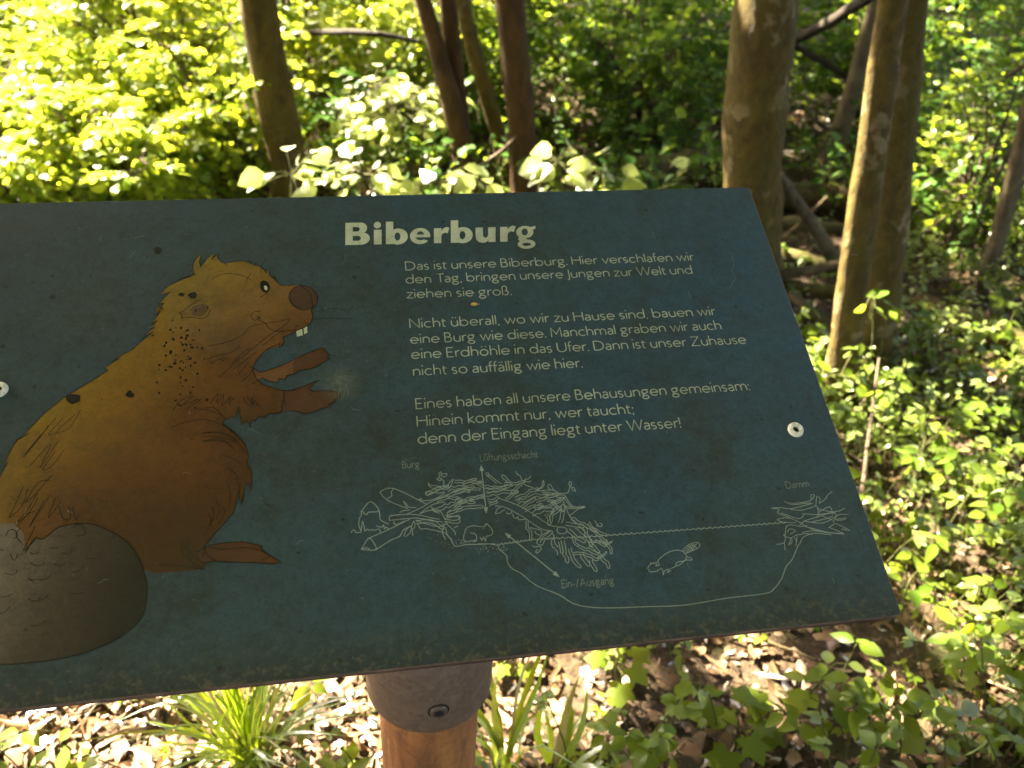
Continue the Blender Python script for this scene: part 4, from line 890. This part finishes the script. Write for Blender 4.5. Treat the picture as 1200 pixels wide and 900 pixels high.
for k, s in [('h', '255,178 290,160 330,153 380,160 427,178'), ('h', '405,186 418,165 428,152'), ('h', '472,256 492,243 505,232'),
             ('h', '462,352 440,358 428,340 440,322 470,318'), ('h', '455,340 464,358 490,370 505,392 540,407 590,405 630,398'), ('h', '596,352 540,365 470,375 420,390 395,420 330,452 240,472'),
             ('h', '600,352 570,385 500,430 440,480 390,520'), ('h', '575,400 540,420 480,470'), ('h', '700,325 750,310 800,305 850,317 880,295'), ('h', '702,356 760,349 875,352'), ('h', '594,265 625,296 650,305'),
             ('h', '110,330 140,310 175,285 210,265'), ('h', '120,350 165,345 215,352 240,335 250,310'), ('h', '160,320 178,300 210,290 220,300'), ('h', '470,150 480,110 500,92'), ('h', '118,322 125,345 120,350'),
             ('h', '235,530 290,510 340,500 380,470'), ('h', '250,550 290,530 310,540'), ('h', '345,545 395,500 430,478'), ('h', '290,610 340,560 385,520'), ('h', '350,575 410,530 450,500'), ('h', '370,600 420,540'), ('h', '385,628 420,600 436,575'),
             ('h', '85,755 120,710 175,690 130,730 218,697 150,745'), ('h', '75,830 130,810 200,795 250,800 330,830'), ('h', '250,722 285,680 275,730 310,680 300,735 340,690 325,735 355,695'), ('h', '395,690 405,720 430,740'), ('h', '410,690 440,740 430,700 465,740'),
             ('h', '190,748 250,755 310,782'), ('h', '225,745 270,745 320,795'), ('h', '575,668 572,700 580,730'),
             ('h', '216,852 250,850 300,852 345,870 370,890'), ('h', '216,870 260,868 330,880 360,895'), ('h', '216,890 280,888 330,896'),
             ('l', '690,82 740,78 780,92 815,120 835,150'), ('l', '690,108 740,100 770,112 800,140'), ('l', '755,155 800,170 820,185'), ('l', '770,200 800,215 812,240'), ('l', '800,235 815,260 812,285'),
             ('l', '770,245 785,285 780,330'), ('l', '735,305 748,340 735,375'), ('l', '720,330 728,360 715,395'), ('l', '755,330 765,350 740,395'), ('l', '710,350 718,385 700,405'),
             ('l', '615,450 620,480 640,510 690,542'), ('l', '640,435 642,470 660,500 700,525'), ('l', '625,455 650,510'), ('l', '695,465 705,495 735,515'), ('l', '715,470 760,475 830,470 880,478 920,500 890,510'), ('l', '540,530 600,530 700,545'),
             ('l', '275,0 240,60 190,80 255,18'), ('l', '190,80 165,85 215,30'), ('l', '165,55 125,110 80,160 120,110 190,30'), ('l', '200,105 165,160 135,200 175,115 100,195'), ('l', '220,135 180,190 145,205 190,140'), ('l', '175,225 120,290 88,315 130,250 172,240'),
             ('l', '80,262 45,340 32,368 75,330 95,270'), ('l', '135,270 95,340 55,388 100,350 130,300'), ('l', '172,290 120,370 100,400 150,310'), ('l', '60,400 90,360 120,345'), ('l', '190,300 165,370 210,310'), ('l', '202,330 215,370 240,372 235,330'), ('l', '248,330 258,375 270,355'),
             ('l', '120,398 95,450 80,480 110,455 128,430'), ('l', '70,400 55,430 75,455'),
             ('l', '-8,470 8,480 12,478'), ('l', '35,490 45,512 55,508 60,492'), ('l', '102,485 115,492 135,485'), ('l', '103,520 118,530 145,528 152,518'), ('l', '185,525 205,532 222,525 220,518'), ('l', '18,555 35,562 55,556 58,545'), ('l', '96,575 115,580 165,575 170,562'),
             ('l', '-5,635 15,638 42,628'), ('l', '97,642 115,652 150,645 165,630'), ('l', '-2,695 15,690 35,672'), ('l', '103,735 130,735 157,718'), ('l', '212,488 235,492 248,475'), ('l', '235,625 260,628 290,624'), ('l', '245,555 265,552 275,545'),
             ('l', '20,432 30,412 50,410 60,430 45,440'), ('l', '250,402 262,392 280,395 290,425 255,430'), ('l', '170,470 185,472 200,468'), ('l', '290,505 305,508 325,505'), ('l', '120,590 100,578')]:
    p = tr(k, s); ribbon(mb, soft(p), INK * .9, zi + .00004 + rng.uniform(0, .00003))
mb.build('beaver_outline', M['ink'], panel)

# ---- cross-section of the lodge, in fine pale lines
LW = .00060
mb = MB(); zl = .00026
def stick(k, a, b, w, wig=.15, ends='open'):
    """an outlined stick between two traced points"""
    x0, y0, s = ZO[k]; a = np.array(a, float); b = np.array(b, float); d = b - a; L = np.linalg.norm(d); d /= L; n = np.array([-d[1], d[0]])
    m = max(4, int(L / 22)); t = np.linspace(0, 1, m); bend = rng.uniform(-wig, wig) * L * .35; wob = rng.normal(0, w * .22, m)
    mid = a + np.outer(t * L, d) + np.outer(bend * np.sin(np.pi * t) + wob, n)
    up = mid + n * (w / 2) + rng.normal(0, w * .06, (m, 2)); lo = mid - n * (w / 2)
    tip = mid[-1] + d * w * .5 + n * w * rng.uniform(-.2, .2)
    path = np.vstack([lo[:1], up, [tip], lo[::-1]]) if ends == 'closed' else np.vstack([up, [tip], lo[::-1]])
    ribbon(mb, [uv(x0 + q[0] / s, y0 + q[1] / s) for q in path], LW, zl + rng.uniform(0, .00004))
def ln(k, s, w=LW, sm=True):
    p = tr(k, s); ribbon(mb, soft(p) if sm else p, w, zl + rng.uniform(0, .00004))
for k, s in [('L', '290,235 345,297 500,362'), ('L', '290,235 395,208 645,330'), ('L', '395,208 375,240 382,265 355,280 345,297'), ('L', '148,385 220,308 285,378 205,388 195,405 175,402 165,385 148,385'), ('L', '148,388 152,410 138,430 132,480 142,515 150,530'),
             ('L', '285,378 290,410 292,440 320,462 358,478'), ('L', '72,542 95,520 110,540 140,540 150,525 160,455 172,500 178,530 195,515 210,525 235,520 250,525 285,515 295,540'), ('L', '262,488 280,498 305,500 318,485 325,515 335,500 360,520'),
             ('L', '150,668 205,585 245,620 258,672 150,668'), ('L', '205,585 370,512 520,438'), ('L', '258,672 370,600 440,570 470,520 530,490'), ('L', '160,665 185,655 215,668'), ('L', '470,572 490,520 525,495 520,540 485,572'), ('L', '435,575 455,545 470,515'), ('L', '530,495 545,455 555,495 535,520 540,565'),
             ('L', '465,305 490,325 510,350 560,352'), ('L', '470,305 480,330 500,360'), ('L', '440,392 460,378 520,372'), ('L', '598,305 590,290 600,285 612,302 700,290 780,245'), ('L', '490,405 600,355 660,318 720,290 860,230 990,175 1065,160'), ('L', '590,400 690,330 780,312'),
             ('L', '365,420 362,440 380,448 560,432 690,455 760,460'), ('L', '365,420 400,410 560,405 680,432 740,440'), ('L', '400,455 395,470 415,480 480,455'), ('L', '680,345 690,370 740,375 770,420 775,440'), ('L', '590,400 680,372 740,398'), ('L', '560,450 600,465 690,490 750,495 800,470'), ('L', '570,470 600,515 640,512 720,530 780,545 830,600'),
             ('L', '775,440 800,425 800,390 830,370'), ('L', '800,430 870,420 895,450 880,470 840,470 780,460 850,530 858,560'), ('L', '760,470 775,500 760,540 785,595'), ('L', '785,500 800,560 830,590'), ('L', '850,505 880,490'),
             ('L', '720,140 735,130 755,140 740,150 720,140'), ('L', '740,125 735,95 750,85 752,118'), ('L', '755,100 795,98 785,120 760,118'), ('L', '755,140 775,160 768,180 780,205'), ('L', '805,210 808,175 840,140 835,165 815,205'), ('L', '655,165 670,185 720,190 760,210'), ('L', '655,165 660,190 700,215'), ('L', '635,240 650,232 740,245 780,235'), ('L', '635,240 640,260 690,250'),
             ('L', '930,550 935,520 955,500 1000,490 1060,498 1080,495 1095,475 1110,490 1130,510 1140,535 1130,560 1100,568 1085,575'), ('L', '970,545 1005,550 1020,580 1010,605 990,612'), ('L', '925,555 920,590 940,610 1000,600 1020,605'), ('L', '1045,575 1060,600 1070,575 1085,605 1090,580'), ('L', '1065,512 1072,515'), ('L', '1112,520 1114,524'), ('L', '1080,485 1090,475'),
             ('L', '830,600 850,640 880,645 940,632 1040,630 1157,626'), ('R', '0,626 90,628 150,640 160,665 215,715 225,770 260,815 320,845 385,900'),
             ('p', '619.9,680 632,688 655,697 671,707 690,711.5 715,712.5 760,711 800,709.5 840,703 860,700 888,697 903,694'), ('D', '115,668 140,645 180,590 205,522 240,480 275,400 290,380 300,355 330,335 360,330'),
             ('R', '55,100 70,90 82,100 80,115 62,105'), ('R', '82,105 110,125 140,150 180,175'), ('R', '65,110 110,145 140,170'), ('R', '180,115 195,108 235,150 262,170'), ('R', '180,115 185,130 230,165'), ('R', '285,80 300,105 320,115 330,145 350,155 360,135 375,140 400,118'), ('R', '350,155 385,160 400,150'), ('R', '350,160 350,180 420,205'),
             ('R', '525,190 535,180 550,185 570,220'), ('R', '525,190 535,210 545,215'), ('R', '430,225 480,195 490,150 498,165 490,200 440,228 560,220 600,240'), ('R', '690,160 700,158 705,180 695,188 685,175 690,160'), ('R', '695,190 685,225 670,245 620,245'), ('R', '705,200 725,205 735,230 712,218 705,200'), ('R', '660,270 700,330 730,350 800,350 760,362 690,415'), ('R', '645,275 690,335 720,365'), ('R', '640,300 660,350 690,415 740,480'),
             ('R', '155,282 300,335 405,395 540,485 600,495'), ('R', '130,340 200,350 300,400 380,450 480,515 560,530'), ('R', '132,398 145,365 170,352'), ('R', '132,398 160,395 205,365'), ('R', '215,385 225,400 250,395 255,380'), ('R', '265,400 265,420 285,435 305,420'), ('R', '300,425 310,445 360,440'),
             ('R', '365,450 362,510 385,535 390,590 385,600'), ('R', '380,455 380,505 405,535 405,595'), ('R', '430,530 440,550 465,560 480,545 475,525 440,515 390,505'), ('R', '470,620 490,575 550,530 560,545 510,590 485,635 455,630 445,610 485,560 540,530'), ('R', '410,640 430,650 460,645 475,655 470,675 445,695 435,685 450,665'), ('R', '640,500 600,505 600,540 625,550 660,545 670,515 640,500'),
             ('R', '555,545 575,570 555,600 560,650 580,655'), ('R', '580,665 600,690 598,712'), ('R', '605,650 580,620 570,560'), ('R', '880,450 890,470 905,480 895,490 930,495 935,480 920,470'), ('R', '965,590 975,610 970,630 1000,620 1015,600')]:
    ln(k, s)
for a, b, w in [((800, 215), (990, 200), 24), ((850, 160), (1050, 160), 18), ((640, 250), (800, 200), 20), ((790, 270), (960, 235), 22), ((690, 375), (900, 300), 26), ((830, 345), (1060, 270), 20), ((850, 390), (1060, 345), 20), ((960, 290), (1065, 262), 16), ((905, 175), (1010, 145), 16), ((560, 460), (760, 500), 24), ((720, 300), (900, 290), 18), ((800, 400), (900, 350), 20), ((850, 250), (1040, 215), 16), ((700, 215), (800, 190), 16), ((780, 430), (880, 440), 30), ((880, 330), (1000, 320), 18)]: stick('L', a, b, w, .3)
for a, b, w in [((0, 175), (250, 190), 20), ((60, 215), (200, 200), 24), ((60, 255), (290, 235), 22), ((75, 300), (150, 285), 20), ((80, 325), (140, 310), 16), ((280, 290), (450, 215), 22), ((300, 320), (520, 260), 22), ((210, 295), (300, 235), 14), ((330, 350), (430, 290), 18), ((350, 375), (480, 335), 18), ((440, 310), (600, 250), 20), ((460, 355), (620, 300), 16), ((410, 400), (560, 370), 30), ((480, 350), (440, 345), 36), ((520, 400), (540, 480), 20), ((545, 465), (610, 350), 24), ((620, 470), (640, 340), 26), ((590, 265), (650, 275), 18), ((600, 340), (560, 400), 16), ((480, 230), (620, 250), 14), ((660, 480), (790, 490), 26), ((700, 440), (880, 530), 20), ((680, 520), (800, 610), 24), ((740, 500), (860, 630), 26), ((800, 500), (910, 690), 22), ((870, 520), (1010, 690), 18), ((830, 470), (960, 560), 20), ((640, 600), (670, 760), 24), ((690, 660), (765, 800), 22), ((780, 690), (830, 785), 26), ((850, 740), (890, 825), 24), ((930, 725), (985, 800), 22), ((620, 610), (640, 690), 20), ((700, 570), (750, 640), 18), ((880, 600), (960, 640), 14), ((760, 650), (930, 720), 20), ((840, 610), (1000, 620), 12), ((720, 700), (900, 745), 18), ((900, 740), (965, 690), 12), ((660, 350), (800, 350), 12), ((520, 300), (640, 290), 14), ((200, 170), (350, 150), 16), ((250, 250), (330, 180), 16), ((560, 300), (640, 380), 14)]: stick('R', a, b, w, .3)
for s in ['120,178 165,185 155,205 210,228 280,258', '120,178 170,175 240,180 360,150', '195,138 240,158 300,152 350,148', '225,145 250,150 330,140 352,128 350,105 362,98 372,105 355,130', '380,165 385,110 405,125 400,150 440,120 445,105 475,80', '385,165 395,205 388,235', '380,165 300,190 230,185', '300,210 400,215 490,200', '175,205 280,240 310,215', '150,245 190,235 240,240 290,265', '155,250 200,262 265,262', '285,280 310,255 370,235 450,210 490,205', '310,255 420,265 500,225', '290,262 330,290 430,320 520,325 545,330 510,312 455,290', '340,290 450,320 548,330', '460,290 490,270 510,275 578,308 530,300', '480,262 500,225 490,200 515,195 550,178', '500,225 520,215 570,215', '495,245 530,238 555,235 545,245 500,250', '205,280 200,330 190,335 205,345 235,352 270,335 340,325', '205,290 230,275 290,285 330,280', '215,320 225,300 260,310 230,330', '200,335 195,380 150,390', '195,380 200,425', '235,352 220,395', '240,355 238,380 225,390', '270,345 262,400', '255,350 268,375', '330,335 380,325 470,335', '400,200 460,170 480,215', '390,180 440,195 490,200', '420,225 480,250', '350,260 440,240 480,225', '300,320 360,310 420,318']:
    ln('D', s, LW * .95)
def wavy(k0, a, b, n):
    (u0, v0), (u1, v1) = uv(*a), uv(*b); t = np.linspace(0, 1, n * 6 + 1)
    h = np.abs(np.sin(np.pi * n * t)) * .0011
    ribbon(mb, np.stack([u0 + (u1 - u0) * t, v0 + (v1 - v0) * t + .0011 - h], 1), LW * 1.1, zl + .00005)
wavy('p', (583, 639), (625, 633), 9); wavy('p', (700, 629), (921, 613), 34); wavy('p', (625, 633), (700, 629), 11)
for k, a, b in [('C', (578, 88), (600, 290)), ('C', (675, 368), (903, 553))]:               # arrows with two heads
    A, B = np.array(tr(k, '%f,%f' % a)[0]), np.array(tr(k, '%f,%f' % b)[0]); d = nrm(B - A); n = np.array([-d[1], d[0]])
    ribbon(mb, [A + d * .004, B - d * .004], LW * 1.3, zl + .00006)
    for P_, s in ((A, 1), (B, -1)): mb.add([(*P_, zl + .00007), (*(P_ + s * d * .0055 + n * .0019), zl + .00007), (*(P_ + s * d * .0055 - n * .0019), zl + .00007)], [(0, 1, 2) if s < 0 else (0, 2, 1)])
for _ in range(110):                                                                          # dotted earth and the bed of shavings
    c = rng.integers(0, 3)
    x, y = [(rng.uniform(640, 880), rng.uniform(545, 690)), (rng.uniform(835, 940), rng.uniform(592, 632)), (rng.uniform(1000, 1250), rng.uniform(640, 700))][c]
    if c == 0 and abs(y - (545 + (x - 640) * .45)) > 45: continue
    p = np.array(uv(400 + x / 6.4286, 540 + y / 6.4286)); r = .00035
    mb.add([(p[0] + r * math.cos(t), p[1] + r * math.sin(t), zl) for t in (0, 1.57, 3.14, 4.71)], [(0, 1, 2, 3)])
for s in ['190,410 200,395 215,388 225,395 222,400 235,395 230,380 265,350 300,340 325,345', '200,388 215,392', '195,412 200,422 225,420 240,410 248,415 250,435 256,418 275,412 265,425 280,418', '280,410 300,400', '330,350 340,365 330,380 305,385 298,395 310,398 335,378 358,378 355,370 340,365', '325,340 345,320 375,310 388,316 385,330 360,342 332,352 325,340', '332,345 350,322', '340,348 358,320', '350,345 368,316', '360,340 378,313', '345,325 370,340', '355,318 378,332', '222,385 226,388']:
    ln('S', s)
mb.build('lodge_drawing', M['line_art'], panel)

# ---- marks of wear on the print
mb = MB()
for k, c, rx, ry in [('b', (398, 30), 11, 8), ('b', (485, 142), 12, 8), ('b', (180, 403), 17, 12), ('b', (326, 392), 11, 8), ('b', (455, 140), 8, 5)] + \
        [('b', (455 + rng.normal(0, 28), 290 + rng.normal(0, 60)), rng.uniform(1.5, 4.5), rng.uniform(1.5, 4)) for _ in range(70)]:
    e = np.array(ell(k, c[0], c[1], rx, ry, rng.uniform(-30, 30), 13)); e = e + rng.normal(0, rx * 1e-4 * .6, e.shape)
    mb = MB(); flat_shape(mb, e, .00036 + rng.uniform(0, .00004)); mb.build('dirt_spot', M['ink'], panel)
for _ in range(26):
    x, y = rng.uniform(30, 1000), rng.uniform(260, 700); a = rng.uniform(0, 6.28); L = rng.uniform(4, 16)
    mb = MB(); ribbon(mb, [uv(x + L * t * math.cos(a) + rng.normal(0, .8), y + L * t * math.sin(a) + rng.normal(0, .8)) for t in np.linspace(0, 1, 5)], .00028, .00034); mb.build('scratch', M['caption'], panel)
for s in ['857,300 860,310 857,318 862,325 855,338', '806,340 810,352', '764,272 768,280', '390,450 404,440 408,462', '396,462 402,455 400,470', '400,440 396,470', '405,452 402,468', '393,440 410,447']:
    mb = MB(); ribbon(mb, tr('p', s), .00035, .00034); mb.build('scratch', M['caption'], panel)

# ---- fixing screws with cream caps, each a ring round a dark hole
def cap_mat():
    m, nt, out = mat('cap_plastic'); co = obj_coord(nt); n = noise(nt, co, 300, 4, .6)
    principled(nt, out, ramp(nt, n, [(.35, (.42, .36, .20)), (.6, (.68, .63, .46))]), .45); return m
M['cap'] = cap_mat()
m, nt, out = mat('dark_hole'); principled(nt, out, (.006, .005, .004), .6); M['hole'] = m
for px, py in ((932, 504), (-1, 457)):
    u, v = uv(px, py); prof = [(.0028, .0004), (.0030, .0024), (.0040, .0033), (.0055, .0031), (.0068, .0020), (.0072, .0001)]; seg = 28; mb = MB()
    t = np.linspace(0, 2 * np.pi, seg, endpoint=False)
    V = np.concatenate([np.stack([u + r * np.cos(t), v + r * np.sin(t), np.full(seg, z)], 1) for r, z in prof])
    f = [(i * seg + j, i * seg + (j + 1) % seg, (i + 1) * seg + (j + 1) % seg, (i + 1) * seg + j) for i in range(len(prof) - 1) for j in range(seg)]
    mb.add(V, [q[::-1] for q in f], 0); mb.add(V, [tuple(range(seg))], 1)
    mb.build('screw_cap', [M['cap'], M['hole']], panel, smooth=False)

# ---- post and galvanised collar
def collar_mat():
    m, nt, out = mat('galvanised_steel'); co = obj_coord(nt)
    vo = nt.nodes.new('ShaderNodeTexVoronoi'); vo.inputs['Scale'].default_value = 210; nt.links.new(co, vo.inputs['Vector'])
    sx = nt.nodes.new('ShaderNodeSeparateColor'); nt.links.new(vo.outputs['Color'], sx.inputs[0])
    n = noise(nt, co, 55, 8, .75, .2)
    c = ramp(nt, sx.outputs[0], [(0, (.115, .070, .042)), (1, (.165, .105, .065))])
    c = mixc(nt, ramp(nt, n, [(.45, (0, 0, 0)), (.8, (.7, .7, .7))]), c, (.09, .052, .028))
    r = ramp(nt, sx.outputs[1], [(0, (.40,) * 3), (1, (.52,) * 3)])
    principled(nt, out, c, r, bump(nt, n, .05, .0006), metal=.1); return m
M['collar'] = collar_mat()
def post_mat():
    m, nt, out = mat('weathered_post'); co = obj_coord(nt)
    mp = nt.nodes.new('ShaderNodeMapping'); mp.inputs['Scale'].default_value = (1, 1, .16); nt.links.new(co, mp.inputs[0])
    n = noise(nt, mp.outputs[0], 55, 7, .65, .6); w = noise(nt, co, 30, 5, .7, 2.0)
    c = ramp(nt, n, [(.3, (.13, .044, .010)), (.55, (.30, .11, .022)), (.75, (.40, .165, .04))])
    c = mixc(nt, ramp(nt, w, [(.45, (0, 0, 0)), (.75, (.7, .7, .7))]), c, (.10, .04, .012))
    principled(nt, out, c, .75, bump(nt, math_(nt, 'ADD', n, w), .6, .004)); return m
M['post'] = post_mat()
def cyl(r0, r1, zlo, ztop, seg=48, ztopf=None):
    t = np.linspace(0, 2 * np.pi, seg, endpoint=False); V = []
    V.append(np.stack([pc[0] + r0 * np.cos(t), pc[1] + r0 * np.sin(t), np.full(seg, zlo)], 1))
    top = np.stack([pc[0] + r1 * np.cos(t), pc[1] + r1 * np.sin(t), np.full(seg, 0.)], 1)
    top[:, 2] = ztop if ztopf is None else [ztopf(a, b) for a, b in top[:, :2]]
    V.append(top); V = np.concatenate(V)
    return V, [(i, (i + 1) % seg, (i + 1) % seg + seg, i + seg) for i in range(seg)] + [tuple(range(seg))[::-1], tuple(range(seg, 2 * seg))]
def under(x, y):                                                # height of the panel's underside
    P0 = board_point(0, 0, -BT - .0006); return P0[2] - ((x - P0[0]) * e3[0] + (y - P0[1]) * e3[1]) / e3[2]
zc = pc[2]
mb = MB(); V, F_ = cyl(pr_c * .995, pr_c, zc, 0, ztopf=under); mb.add(V, F_[:-2] + F_[-1:])
Vi, Fi = cyl(pr_c - .004, pr_c - .004, zc, zc + .05); mb.add(Vi, [f[::-1] for f in Fi[:-2]])
seg = 48; mb.add(np.concatenate([V[:seg], Vi[:seg]]), [(i, i + seg, (i + 1) % seg + seg, (i + 1) % seg) for i in range(seg)])
col = mb.build('collar', M['collar']); place_under(col, root)
for p_ in col.data.polygons: p_.use_smooth = len(p_.vertices) == 4 and abs(p_.normal.z) < .5
mb = MB(); tube(mb, np.array([[pc[0], pc[1], z] for z in np.linspace(-.25, zc + .045, 30)]), pr_p * np.linspace(1.0, 1.0, 30), 36, rough=.006, lobes=.006)
place_under(mb.build('post', M['post'], smooth=True), root)
m, nt, out = mat('screw_steel'); principled(nt, out, (.10, .068, .042), .5, metal=.3); M['screw'] = m
def collar_screw():
    rr = ray(514, 833); A = rr[0] ** 2 + rr[1] ** 2; o = CAM[:2] - pc[:2]; Bq = 2 * (o @ rr[:2]); Cq = o @ o - pr_c ** 2
    P = CAM + rr * ((-Bq - math.sqrt(Bq * Bq - 4 * A * Cq)) / (2 * A)); nv = nrm(np.array([P[0] - pc[0], P[1] - pc[1], 0])); s = np.cross([0, 0, 1], nv)
    mb = MB(); seg = 24; t = np.linspace(0, 2 * np.pi, seg, endpoint=False); rings = []
    for r, d in ((.0078, -.0012), (.0076, .0018), (.0064, .0027), (.0030, .0026)): rings.append(P + nv * d + np.outer(np.cos(t) * r, s) + np.outer(np.sin(t) * r, [0, 0, 1]))
    V = np.concatenate(rings); mb.add(V, [(i * seg + j, i * seg + (j + 1) % seg, (i + 1) * seg + (j + 1) % seg, (i + 1) * seg + j) for i in range(3) for j in range(seg)] + [tuple(range(3 * seg, 4 * seg))])
    Rg = [P + nv * .0004 + np.outer(np.cos(t) * r, s) + np.outer(np.sin(t) * r, [0, 0, 1]) for r in (.0076, .0090)]
    mb.add(np.concatenate(Rg), [(j, (j + 1) % seg, (j + 1) % seg + seg, j + seg) for j in range(seg)], 1)  # dark ring painted in for the shadow gap round the screw head
    for k in range(3):                                          # cross-shaped recess
        a = R(20 + 60 * k); u1 = math.cos(a) * s + math.sin(a) * np.array([0, 0, 1]); u2 = np.cross(nv, u1)
        q = [P + nv * (.0030 + k * .00006) + u1 * x * .0042 + u2 * y * .0011 for x, y in ((-1, -1), (1, -1), (1, 1), (-1, 1))]
        mb.add(q, [(0, 1, 2, 3)], 1)
    o = mb.build('screw', [M['screw'], M['hole']]); o.parent = col
collar_screw()
# a small seed lying on the print between the first two paragraphs
u, v = uv(556, 357); P = board_point(u, v, .0006); mb = MB()
tube(mb, np.array([P + e1 * x for x in (-.0034, -.0028, -.0014, 0, .0016, .0026, .0031, .0048)]), [.0002, .0011, .0017, .0018, .0014, .0007, .0003, .0002], 10)
m, nt, out = mat('seed_husk'); principled(nt, out, (.42, .24, .04), .5); M['seed'] = m
tag(mb.build('seed', M['seed'], smooth=True), 'tiny yellow seed lying on the board below the first paragraph', 'seed')
